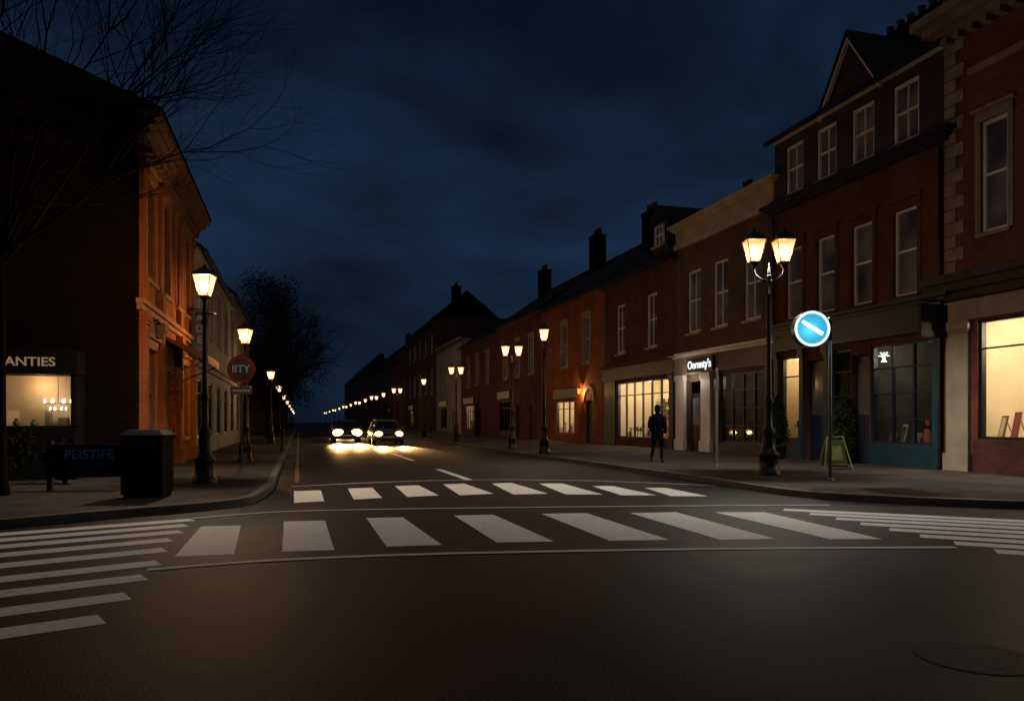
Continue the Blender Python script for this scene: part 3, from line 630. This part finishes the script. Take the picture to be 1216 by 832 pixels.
def street_lamp(x,y,h,double,e,label,k=.9,rz=0,down=0):
    if k not in LP: LP[k]=lantern_parts(k)
    key=(round(h,2),double,k); d=.31*k*1.07; zt=h-.7*k
    if key not in LC:
        po=MB(); zc=zt-.14*k if not double else zt-.34*k
        po.lathe([(.27*k,0),(.27*k,.1),(.22*k,.14),(.2*k,.42),(.235*k,.46),(.235*k,.52),(.16*k,.58),(.125*k,.95),(.15*k,1.0),(.15*k,1.06),(.085*k,1.14),(.07*k,1.7),(.095*k,1.74),(.095*k,1.8),(.062*k,1.86),(.045*k,zc-.5),(.075*k,zc-.47),(.075*k,zc-.4),(.042*k,zc-.35),(.04*k,zc),(.06*k,zc+.02),(.03*k,zc+.06)],n=16)
        if double:
            for sg in(-1,1):
                pts=[(sg*.02,zc-.1*k),(sg*d*.6,zc-.03*k),(sg*d*.92,zc+.05*k),(sg*d,zc+.14*k),(sg*d,zt-.12*k)]
                for a,c in zip(pts,pts[1:]): po.tube((a[0],0,a[1]),(c[0],0,c[1]),.026*k,n=7)
            po.lathe([(.03,0),(.05,.05),(.03,.1),(.005,.3)],0,0,8,z=zc+.05)
        else: po.tube((-.28*k,0,zc-.25),(.28*k,0,zc-.25),.014*k,n=6)
        LC[key]=po.mesh('post',[IRON])
    o=top('street_lamp',label,'street lamp',(x,y,.12),rz,'lit street lamps along the pavements')
    mk('post',LC[key],o)
    for sx in ((-d,d) if double else (0,)):
        f=mk('lantern',LP[k][0],o,(sx,0,zt)); mk('lantern_glass',LP[k][1],f); mk('bulb',LP[k][2],f)
        nn=2 if double else 1
        if e: light('lamp_light','POINT',e/nn,(1,.5,.18),f,(0,0,.22*k),.05)
        if down: light('lamp_downlight','SPOT',down/nn,(1,.9,.76),f,(0,0,.25*k),.05,(0,0,0),152,.6)
street_lamp(-6.39,15.75,4.5,False,640,'black cast iron street lamp with one lit lantern',.88,down=800)
street_lamp(-8.38,23.8,4.35,False,480,'black cast iron street lamp with one lit lantern')
street_lamp(-14,44,4.35,False,260,'black cast iron street lamp with one lit lantern')
street_lamp(6.1,18,5.8,True,200,'tall black street lamp with two lit lanterns',1.06,down=2800)
street_lamp(1.25,29.6,5.05,False,220,'black cast iron street lamp with one lit lantern',down=350)
street_lamp(0,34.2,4.85,True,200,'black street lamp with two lit lanterns')
street_lamp(-3.5,47.5,4.85,True,320,'black street lamp with two lit lanterns')
street_lamp(-7.1,61,4.85,False,300,'black cast iron street lamp with one lit lantern')
for i,s in enumerate((79,92,104,118,134,152,172,196,225,260,300)):
    xx,yy=W(s,9.8); street_lamp(xx,yy,4.9,i%2==0,400 if s<140 and i%2==0 else 0,'distant street lamp with glowing lantern',1.0)
for i,s in enumerate((66,88,112,140,175,215,260)):
    xx,yy=W(s,-1.6); street_lamp(xx,yy,4.4,False,350 if i==0 else 0,'distant street lamp with glowing lantern',1.0)

# ---------------------------------------------------------------- signs and street furniture
METAL=plain('galvanised_post',(.14,.14,.14),.5,.6)
o=top('lit_round_sign','illuminated round cyan sign with white slash on post','sign',(6.88,16.4,.12))
m=MB(); m.tube((0,0,0),(0,0,3.5),.038,n=12); m.lathe([(.09,0),(.09,.03),(.04,.06)]); m.lathe([(.045,0),(.03,.03),(.005,.04)],z=3.5); m.obj('post',[METAL],o)
def disc(mb,r,y0,y1,cx,cz,n=40,mat=0,ri=0):
    rs=[[(cx+r*math.cos(2*math.pi*j/n),y,cz+r*math.sin(2*math.pi*j/n)) for j in range(n)] for y in (y0,y1)]
    if not ri: mb.rings(rs,mat,False)
    else:
        rs=[[(cx+q*math.cos(2*math.pi*j/n),y,cz+q*math.sin(2*math.pi*j/n)) for j in range(n)] for q,y in((r,y1),(r,y0),(ri,y0),(ri,y1))]
        mb.rings(rs+[rs[0]],mat,False,False)
cz=3.27; m=MB(); disc(m,.39,-.1,.1,-.42,cz); m.box(-.05,.02,-.05,.05,cz-.25,cz+.2); m.obj('light_box',[BLACKP],o)
m=MB(); disc(m,.325,-.108,-.101,-.42,cz); m.obj('sign_face',[CYAN],o)
m=MB(); disc(m,.382,-.112,-.101,-.42,cz,ri=.326); m.obj('sign_rim',[SIGNRIM],o)
m=MB(); m.add([(-.42+a,-.115,cz+c) for a,c in [(-.25,.13),(-.2,.19),(.25,-.08),(.2,-.16)]],[(0,1,2,3)]); m.obj('sign_symbol',[SIGNRIM],o)
light('sign_glow','POINT',14,(.2,.8,1),o,(-.42,-.35,cz),.15)
o=top('round_sign','round red and blue street sign with lettering on post','sign',(-7.5,21,.12),.05)
m=MB(); m.tube((0,.03,0),(0,.03,3.1),.035,n=10); m.lathe([(.08,0),(.08,.03),(.04,.06)],0,.03); m.obj('post',[IRON],o)
m=MB(); disc(m,.385,-.03,.0,0,2.72); m.obj('sign_rim',[plain('sign_red',(.2,.02,.015),.5,spec=.2)],o)
m=MB(); disc(m,.3,-.036,-.031,0,2.72); m.obj('sign_face',[plain('sign_blue',(.03,.04,.1),.5,spec=.2)],o)
text('IITY',.29,plain('sign_letters',(.3,.35,.5),.5,emis=(.5,.55,.8),es=.03),o,(0,-.045,2.72),ext=.004)
m=MB(); m.box(-.3,.3,-.02,.0,2.02,2.24); m.obj('sign_plate',[plain('sign_blue_plate',(.03,.05,.12),.4)],o,bevel=.008)
m=MB(); m.box(-.24,.24,-.026,-.021,2.1,2.16); m.obj('plate_stripe',[STUC_GREY],o)
m=MB(); m.tube((0,0,0),(0,0,2.75),.035,n=10); m.lathe([(.08,0),(.08,.03),(.04,.06)]); m.lathe([(.045,0),(.03,.05),(.005,.06)],z=2.75); 
o=top('sign_post','thin bare metal post at the pavement edge','post',(5.86,21.7,.12)); m.obj('post',[plain('brown_post',(.1,.07,.05),.6)],o)
m=MB(); m.box(-.03,.03,-.06,-.034,2.2,2.7); m.obj('sign_plate',[LEAD],o)
o=top('a_board','green pavement A-board with worn poster','pavement sign',(8.65,20.3,.12),-.1)
GB=plain('green_board',(.03,.042,.012),.7,spec=.1)
Z=.86
for sg in(-1,1):
    m=MB(); A=[(-.26,sg*.26,.08),(.26,sg*.26,.08),(.2,sg*.02,.92*Z),(-.2,sg*.02,.92*Z)]; m.add(A+[(a,b+.02,c) for a,b,c in A],[(0,1,2,3),(7,6,5,4),(0,4,5,1),(1,5,6,2),(2,6,7,3),(3,7,4,0)]); m.obj('panel',[GB],o)
m=MB(); 
for sx in(-1,1):
    for sy in(-1,1): m.tube((sx*.36,sy*.31,0),(sx*.2,sy*.02,1.0*Z),.018,n=6)
m.tube((-.21,0,1.0*Z),(.21,0,1.0*Z),.018); m.tube((-.33,-.27,.13),(.33,-.27,.13),.012)
m.obj('frame',[plain('yellow_green_paint',(.12,.14,.02),.5)],o)
m=MB(); m.add([(-.15,-.222,.18),(.15,-.222,.18),(.13,-.1,.62),(-.13,-.1,.62)],[(0,1,2,3)]); m.obj('poster',[plain('poster',(.08,.1,.03),.6,0,.7,12)],o)
o=top('litter_bin','square dark navy litter bin on the pavement','litter bin',(-6.2,12.9,.12),.12)
m=MB(); m.box(-.33,.33,-.3,.3,.06,1.0); m.box(-.3,.3,-.27,.27,0,.06); 
for i in range(6): xx=-.27+i*.1; m.box(xx,xx+.05,-.315,-.3,.12,.75)
BINM=plain('bin_paint',(.003,.0045,.009),.75,0,.25,2,.05,spec=.12)
m.obj('bin_body',[BINM],o,bevel=.015)
m=MB(); m.box(-.36,.36,-.33,.33,1.0,1.05); m.add([(-.36,-.33,1.05),(.36,-.33,1.05),(.36,.33,1.05),(-.36,.33,1.05),(-.25,-.2,1.14),(.25,-.2,1.14),(.25,.2,1.14),(-.25,.2,1.14)],[(0,1,5,4),(1,2,6,5),(2,3,7,6),(3,0,4,7),(4,5,6,7)]); m.obj('lid',[BINM],o,bevel=.01)
m=MB(); m.box(-.22,.22,-.322,-.303,.8,.95); m.obj('slot',[BLACKP],o)
o=top('street_name_board','low dark blue board sign on two legs','sign',(-7.85,14.1,.12),.1)
m=MB(); m.box(-.66,.66,-.03,.03,.25,.86); m.obj('board',[plain('board_blue',(.006,.01,.026),.7,spec=.1)],o,bevel=.02)
for xx in(-.74,.66):
    m=MB(); m.box(xx,xx+.08,-.05,.05,0,.92); m.obj('leg',[IRON],o)
text('PEISTIFE',.25,plain('board_letters',(.05,.08,.2),.5,emis=(.1,.2,.5),es=.02),o,(0,-.04,.66),ext=.004)
text('UTOSIN',.12,plain('board_letters_small',(.04,.07,.15),.5),o,(0,-.04,.42),ext=.004)
for (x,y) in [(-10.0,33),(-5.9,55)]:
    m=MB(); m.lathe([(.11,0),(.11,.08),(.07,.14),(.065,.8),(.09,.83),(.09,.88),(.06,.95),(.005,1.0)]); tag(m.obj('bollard',[IRON],None,(x,y,.12)),'short black iron bollard on the pavement','bollard')

# ---------------------------------------------------------------- planting
def leafmat(n,a,b_):
    m,nt,b=newmat(n); tc=N(nt,'ShaderNodeTexCoord'); no=N(nt,'ShaderNodeTexNoise'); no.inputs['Scale'].default_value=2.2
    nt.links.new(tc.outputs['Object'],no.inputs['Vector']); r=N(nt,'ShaderNodeValToRGB'); r.color_ramp.elements[0].position=.35; r.color_ramp.elements[1].position=.65
    r.color_ramp.elements[0].color=list(a)+[1]; r.color_ramp.elements[1].color=list(b_)+[1]
    nt.links.new(no.outputs['Fac'],r.inputs['Fac']); nt.links.new(r.outputs[0],b.inputs['Base Color']); b.inputs['Roughness'].default_value=.9; b.inputs['Specular IOR Level'].default_value=.1; return m
LEAF=leafmat('leaves',(.012,.02,.01),(.04,.055,.022))
LEAFB=leafmat('winter_leaves',(.006,.006,.005),(.015,.012,.009))
def leaves(mb,c,rad,n,sz):
    for _ in range(n):
        while True:
            v=Vector((random.uniform(-1,1),random.uniform(-1,1),random.uniform(-1,1)))
            if v.length<1: break
        v=v*(.55+.45*random.random())
        p=Vector(c)+Vector((v.x*rad[0],v.y*rad[1],v.z*rad[2])); s=sz*random.uniform(.6,1.4)
        a=Vector((random.gauss(0,1),random.gauss(0,1),random.gauss(0,1))).normalized(); b=a.cross(Vector((random.gauss(0,1),random.gauss(0,1),random.gauss(0,1)))).normalized()
        mb.add([p-a*s,p+b*s*.5,p+a*s,p-b*s*.5],[(0,1,2,3)])
def branch(mb,p,d,l,r,depth,up=.12,spread=.6,ns=3):
    q=p.copy(); dd=d.copy()
    for i in range(ns):
        dd=(dd+Vector((random.gauss(0,.13),random.gauss(0,.13),random.gauss(0,.1)+up*.3))).normalized()
        e=q+dd*l/ns
        mb.tube(q,e,r*(1-.28*i/ns),r*(1-.28*(i+1)/ns),n=(7 if r>.05 else 4 if r>.012 else 3),cap=False)
        if depth>0 and i>0:
            a=Vector((random.gauss(0,1),random.gauss(0,1),random.gauss(0,.6))); a=(a-a.dot(dd)*dd).normalized()
            branch(mb,e,(dd+a*spread*random.uniform(.7,1.5)).normalized(),l*random.uniform(.55,.8),r*.5,depth-1,up,spread,ns)
        q=e
    if depth>0:
        for _ in range(2 if depth>3 else 1):
            a=Vector((random.gauss(0,1),random.gauss(0,1),random.gauss(0,.6))); a=(a-a.dot(dd)*dd).normalized()
            branch(mb,q,(dd+a*spread*random.uniform(.4,1.0)).normalized(),l*random.uniform(.6,.85),r*.6,depth-1,up,spread,ns)
random.seed(11)
o=top('bare_tree','tall bare winter tree with fine twigs by the corner','tree',(-8.85,13.1,.12))
m=MB(); m.lathe([(.16,0),(.11,.3),(.09,1.5),(.08,3.0),(.07,4.2)],n=12); m.obj('trunk',[BARK],o)
m=MB()
for d,l in [((.15,0,1),2.5),((.6,.1,1.0),2.5),((-.5,.2,.9),2.0),((.3,-.3,1),2.3),((.85,.1,.95),2.5),((.85,.25,.6),2.2),((.1,.5,.9),2.1),((.5,.3,1),2.5)]:
    branch(m,Vector((0,0,3.9+random.random()*.3)),Vector(d).normalized(),l,.038,5,.12,.5)
m.obj('limbs',[BARK],o)
def tree(x,y,h,label,n=9000):
    o=top('street_tree',label,'tree',(x,y,.12)); m=MB(); m.lathe([(.28,0),(.2,.5),(.16,h*.3)],n=9); m.obj('trunk',[BARK],o)
    m=MB()
    for _ in range(6): branch(m,Vector((0,0,h*.28)),Vector((random.gauss(0,.5),random.gauss(0,.5),1)).normalized(),h*.26,.09,3,.1,.7)
    m.obj('limbs',[BARK],o); c=MB()
    for _ in range(45):
        a=random.uniform(0,6.28); rr=random.uniform(0,.33)*h; zz=h*random.uniform(.2,.95); rr*=math.sin(math.pi*min(1,max(.2,(zz/h-.08)/.95)))**.6
        leaves(c,(rr*math.cos(a),rr*math.sin(a),zz),(h*.12,h*.12,h*.1),n//45,.085)
    c.obj('crown',[LEAFB],o)
for s,t,h in [(60,-2.2,12.5),(72,-1.9,14),(84,-2,15),(100,-1.8,16),(120,-1.8,17)]:
    x,y=W(s,t); tree(x,y,h,'dark leafy street tree at the pavement edge')
def topiary(x,y,h,r,label,n=1800):
    o=top('potted_shrub',label,'plant',(x,y,.12)); m=MB(); m.lathe([(.2,0),(.26,.4),(.28,.42),(.28,.46),(.2,.47)],n=14); m.obj('pot',[BLACKP],o)
    m=MB(); m.lathe([(.04,0),(.03,h*.5)],z=.4,n=7); m.obj('trunk',[BARK],o); c=MB()
    for k in range(14):
        f=k/13; z=.6+f*(h-.6); q=r*(1-.75*f*f); leaves(c,(0,0,z),(q,q,.18),n//14,.045)
    c.obj('crown',[LEAF],o)
x,y=W(19.3,15.8); topiary(x,y,2.2,.46,'tall dark clipped evergreen in a black pot',2600)
x,y=W(22.5,15.8); topiary(x,y,2.1,.46,'tall dark clipped evergreen in a black pot',2600)
x,y=W(66,15.3); topiary(x,y,2.8,.5,'dark evergreen shrub beside a shop wall')
for x,y,r,h in [(-9.9,14.8,.7,1.15),(-10.9,15.2,.9,1.35),(-9.2,15.6,.6,.9)]:
    o=top('bush','dense dark evergreen bush on the corner pavement','bush',(x,y,.12)); m=MB()
    for _ in range(7): a=random.uniform(-.5,.5); m.tube((0,0,0),(a,random.uniform(-.4,.4),h*.8),.015,.006,n=5)
    m.obj('stems',[BARK],o); c=MB()
    for _ in range(14): a=random.uniform(0,6.28); q=random.uniform(0,.55)*r; leaves(c,(q*math.cos(a),q*math.sin(a),h*random.uniform(.25,.85)),(r*.42,r*.42,h*.22),220,.05)
    c.obj('crown',[LEAFB],o)

# ---------------------------------------------------------------- cars (front faces local -y)
def sect(hw,zl,zh,y,n=20,e=.45):
    out=[]; cz=(zl+zh)/2; hz=(zh-zl)/2
    for j in range(n):
        a=2*math.pi*j/n; c,s_=math.cos(a),math.sin(a)
        out.append((hw*math.copysign(abs(c)**e,c),y,cz+hz*math.copysign(abs(s_)**e,s_)))
    return out
RUB=plain('tyre_rubber',(.015,.015,.015),.9); RIM=plain('alloy',(.35,.35,.36),.35,.8); CGL=plain('car_glass',(.01,.012,.014),.05,0,.1,1,0)
def car(x,y,paint,label,e=60,hl=1.0):
    rz=math.atan2(.2706,.9627)
    o=top('car',label,'car',(x,y,0),rz,'cars driving along the street')
    m=MB(); m.rings([sect(*q) for q in [(.62,.42,.66,-2.14),(.78,.3,.76,-2.08),(.85,.24,.84,-1.9),(.89,.22,.93,-1.4),(.9,.2,.99,-.9),(.9,.2,1.02,0),(.9,.2,1.04,1.2),(.88,.24,1.04,1.8),(.82,.32,1.0,2.02),(.68,.42,.85,2.1)]])
    m.obj('body',[paint],o)
    m=MB(); m.rings([sect(*q,n=20,e=.55) for q in [(.74,.9,1.0,-1.05),(.7,.9,1.24,-.6),(.65,.9,1.44,-.15),(.66,.9,1.49,.6),(.63,.9,1.46,1.4),(.62,.9,1.2,1.85),(.6,.9,1.05,1.98)]]); m.obj('cabin_glass',[CGL],o)
    m=MB(); m.rings([sect(*q,n=20,e=.5) for q in [(.58,1.42,1.46,-.2),(.62,1.44,1.51,.1),(.62,1.45,1.52,.7),(.58,1.42,1.5,1.45)]])
    for sx in(-1,1):
        m.tube((sx*.72,-1.0,.99),(sx*.6,-.15,1.44),.03); m.tube((sx*.76,.4,1.0),(sx*.63,.4,1.46),.03); m.tube((sx*.7,1.85,1.0),(sx*.6,1.4,1.46),.05)
    m.obj('roof',[paint],o)
    for sx in(-1,1):
        m=MB(); m.rings([sect(.06,.0,.12,yy) for yy in(-.04,.04)],0); m.obj('mirror',[paint],o,(sx*.96,-.7,.98))
        for yy in(-1.3,1.3):
            m=MB(); 
            def whl(mb,r0,x0,x1,n=24,mat=0):
                mb.rings([[(xx,yy+r*math.cos(2*math.pi*j/n),.33+r*math.sin(2*math.pi*j/n)) for j in range(n)] for xx,r in((x0,r0*.92),(x0*.97+x1*.03,r0),(x1*.97+x0*.03,r0),(x1,r0*.92))],mat)
            whl(m,.33,sx*.7,sx*.915); w=m.obj('wheel',[RUB],o); m=MB(); whl(m,.2,sx*.9,sx*.925); m.obj('rim',[RIM],w)
        # lamp unit: bright core in a warm reflector ring
        m=MB(); c=.58*sx
        def el(q,yy): return [(c+.24*hl*math.cos(a)*q,yy,.66+.16*hl*math.sin(a)*q) for a in [2*math.pi*j/20 for j in range(20)]]
        m.rings([el(1,-2.02),el(.92,-2.13)],1,cap=False); m.rings([el(.92,-2.13),el(.6,-2.15)],1,cap=False); m.add(el(.6,-2.151),[tuple(range(20))],0)
        m.obj('headlight',[HEADL,HEADW],o)
        if e:
            light('headlight_beam','SPOT',e,(1,.52,.17),o,(c,-2.3,.66),.08,(math.radians(-78.5),0,0),21,.85)
    m=MB(); m.box(-.28,.28,-2.17,-2.1,.56,.7); m.box(-.6,.6,-2.13,-2.05,.28,.42)
    for k in range(3): m.box(-.26,.26,-2.18,-2.171,.58+k*.04,.6+k*.04)
    m.obj('grille',[BLACKP],o); m=MB(); m.box(-.26,.26,-2.185,-2.172,.44,.54); m.obj('number_plate',[WHITE],o)
SILV=plain('silver_paint',(.2,.21,.23),.3,.6,.05,1,0); DKP=plain('dark_paint',(.03,.035,.045),.3,.4,.05,1,0)
car(-7.7,46,SILV,'silver hatchback with headlights on driving toward the crossing',12000)
car(-11.2,51,DKP,'dark car with bright headlights on the street',36000,1.5)
x,y=W(72,3.9); car(x,y,DKP,'dark car with bright headlights following along the street',12000,1.3)

# ---------------------------------------------------------------- pedestrian
CLOTH=plain('dark_coat',(.005,.005,.006),.95,0,.3,9,.1,spec=.03); TROU=plain('dark_trousers',(.005,.005,.007),.95,0,.3,9,.1,spec=.03); SKIN=plain('skin',(.36,.2,.14),.6,0,.08,5,0); HAIR=plain('hair',(.008,.006,.005),.9,spec=.1)
def person(x,y,rz):
    V_=[(0,0,.96),(0,.0,1.12),(0,0,1.3),(0,0,1.44),(0,-.01,1.53),(0,-.02,1.6),(0,-.02,1.7),
        (-.1,0,.9),(-.11,-.1,.5),(-.11,-.06,.09),(-.11,-.2,.045),
        (.1,0,.9),(.11,.06,.5),(.11,.26,.13),(.11,.14,.045),
        (-.18,0,1.42),(-.25,.04,1.16),(-.22,-.1,.98),(.18,0,1.42),(.25,.04,1.16),(.22,-.1,.98),(-.17,-.13,.92),(.17,-.13,.92)]
    E=[(0,1),(1,2),(2,3),(3,4),(4,5),(5,6),(0,7),(7,8),(8,9),(9,10),(0,11),(11,12),(12,13),(13,14),(3,15),(15,16),(16,17),(3,18),(18,19),(19,20),(17,21),(20,22)]
    R=[(.15,.11),(.14,.1),(.165,.115),(.12,.09),(.055,.055),(.075,.085),(.085,.095),(.095,.1),(.062,.065),(.042,.045),(.04,.03),(.095,.1),(.062,.065),(.042,.045),(.04,.03),(.065,.065),(.05,.05),(.04,.04),(.065,.065),(.05,.05),(.04,.04),(.04,.035),(.04,.035)]
    me=bpy.data.meshes.new('person'); me.from_pydata(V_,E,[]); me.materials.append(TROU)
    o=top('person','pedestrian in long dark coat walking, hands in pockets','person',(x,y,.12),rz,me=me)
    md=o.modifiers.new('skin','SKIN')
    sv=me.skin_vertices[0] if me.skin_vertices else None
    if sv is None:
        bpy.context.view_layer.objects.active=o; bpy.context.view_layer.update(); 
        with bpy.context.temp_override(object=o,active_object=o): bpy.ops.mesh.customdata_skin_add()
        sv=me.skin_vertices[0]
    for i,r in enumerate(R): sv.data[i].radius=r
    sv.data[0].use_root=True
    md.use_smooth_shade=True
    o.modifiers.new('sub','SUBSURF').levels=2; o.modifiers['sub'].render_levels=2
    def ring(cx,cy,z,a,b,n=20): return [(cx+a*math.cos(2*math.pi*j/n)*(1+.03*math.sin(5*j)),cy+b*math.sin(2*math.pi*j/n),z) for j in range(n)]
    c=MB(); c.rings([ring(0,.01,.7,.2,.18),ring(0,.01,.82,.2,.16),ring(0,0,1.0,.185,.145),ring(0,0,1.12,.175,.135),ring(0,0,1.3,.21,.15),ring(0,0,1.43,.2,.13),ring(0,-.005,1.49,.1,.09),ring(0,-.01,1.54,.075,.075)])
    for sg in(-1,1):
        P=[(sg*.18,0,1.42,.085),(sg*.25,.04,1.16,.068),(sg*.22,-.1,.98,.055),(sg*.18,-.14,.93,.05)]
        for a,d in zip(P,P[1:]): c.tube(a[:3],d[:3],a[3],d[3],12)
    c.obj('coat',[CLOTH],o)
    h=MB(); h.rings([ring(0,-.02+q*.02,z,a,b) for z,a,b,q in((1.56,.07,.08,1),(1.62,.089,.1,1),(1.7,.096,.108,.6),(1.76,.085,.095,.3),(1.8,.05,.055,0),(1.81,.01,.01,0))]); hh=h.obj('hair',[HAIR],o,(0,.012,0))
    f=MB(); f.rings([ring(0,-.045,z,a,b) for z,a,b in((1.56,.03,.05),(1.59,.055,.07),(1.64,.07,.085),(1.7,.074,.088),(1.74,.066,.08))]); f.lathe([(.012,0),(.016,.02),(.006,.05)],0,-.135,8,z=1.635)
    f.obj('face',[SKIN],o)
    for sx in(-1,1):
        e=MB(); e.lathe([(.002,-.008),(.009,0),(.002,.008)],sx*.03,-.125,8,z=1.685); e.obj('eye',[BLACKP],o)
        e=MB(); e.lathe([(.004,-.03),(.014,0),(.004,.03)],sx*.09,-.02,8,z=1.67); e.obj('ear',[SKIN],o)
    for sx,yy in((-.11,-.14),(.11,.2)):
        b=MB(); b.rings([ring(sx,yy,0 if yy<0 else .03,.05,.13,14),ring(sx,yy,.06,.052,.13,14),ring(sx,yy+.04,.11,.045,.07,14)]); b.obj('shoe',[BLACKP],o)
person(4.55,23.7,math.radians(150))

# ---------------------------------------------------------------- sky, added overhead fill, camera
w=bpy.data.worlds.new('World'); S.world=w; w.use_nodes=True; nt=w.node_tree; bg=nt.nodes['Background']
tc=N(nt,'ShaderNodeTexCoord'); mp=N(nt,'ShaderNodeMapping'); mp.inputs['Scale'].default_value=(1.2,1.2,2.8); mp.inputs['Rotation'].default_value=(.1,.25,.4)
no=N(nt,'ShaderNodeTexNoise'); no.inputs['Scale'].default_value=2.3; no.inputs['Detail'].default_value=7; no.inputs['Roughness'].default_value=.52; no.inputs['Distortion'].default_value=.3
nt.links.new(tc.outputs['Generated'],mp.inputs[0]); nt.links.new(mp.outputs[0],no.inputs['Vector'])
r=N(nt,'ShaderNodeValToRGB'); e=r.color_ramp.elements; e[0].position=.36; e[0].color=(.0038,.0075,.0172,1); e[1].position=.64; e[1].color=(.0082,.0225,.055,1)
nt.links.new(no.outputs['Fac'],r.inputs['Fac'])
sp=N(nt,'ShaderNodeSeparateXYZ'); nt.links.new(tc.outputs['Generated'],sp.inputs[0])
g2=N(nt,'ShaderNodeValToRGB'); e=g2.color_ramp.elements; e[0].position=0; e[0].color=(.8,.7,.62,1); e[1].position=.62; e[1].color=(.42,.42,.44,1)
k=e.new(.22); k.color=(1.25,1.18,1.12,1); k=e.new(.08); k.color=(.95,.9,.85,1); k=e.new(.4); k.color=(.8,.8,.8,1)
nt.links.new(sp.outputs[2],g2.inputs['Fac'])
mx=N(nt,'ShaderNodeMixRGB',blend_type='MULTIPLY'); mx.inputs[0].default_value=1; nt.links.new(r.outputs[0],mx.inputs[1]); nt.links.new(g2.outputs[0],mx.inputs[2])
nt.links.new(mx.outputs[0],bg.inputs[0]); bg.inputs[1].default_value=1.0
sl=light('overhead_fill','SUN',.1,(1,.98,.94),None,(0,0,30)); sl.data.angle=math.radians(12); sl.rotation_euler=(math.radians(12),math.radians(-14),0)  # added soft fill from above to brighten the road markings
cam=bpy.data.cameras.new('camera'); co=bpy.data.objects.new('camera',cam); COL.objects.link(co); S.camera=co
co.location=(0,0,1.4); co.rotation_euler=(math.pi/2,0,0); cam.sensor_width=36; cam.sensor_fit='HORIZONTAL'; cam.lens=26.64; cam.shift_y=84/1216; cam.clip_end=2000; cam.clip_start=.05
S.view_settings.view_transform='Standard'; S.view_settings.look='None'; S.view_settings.exposure=0
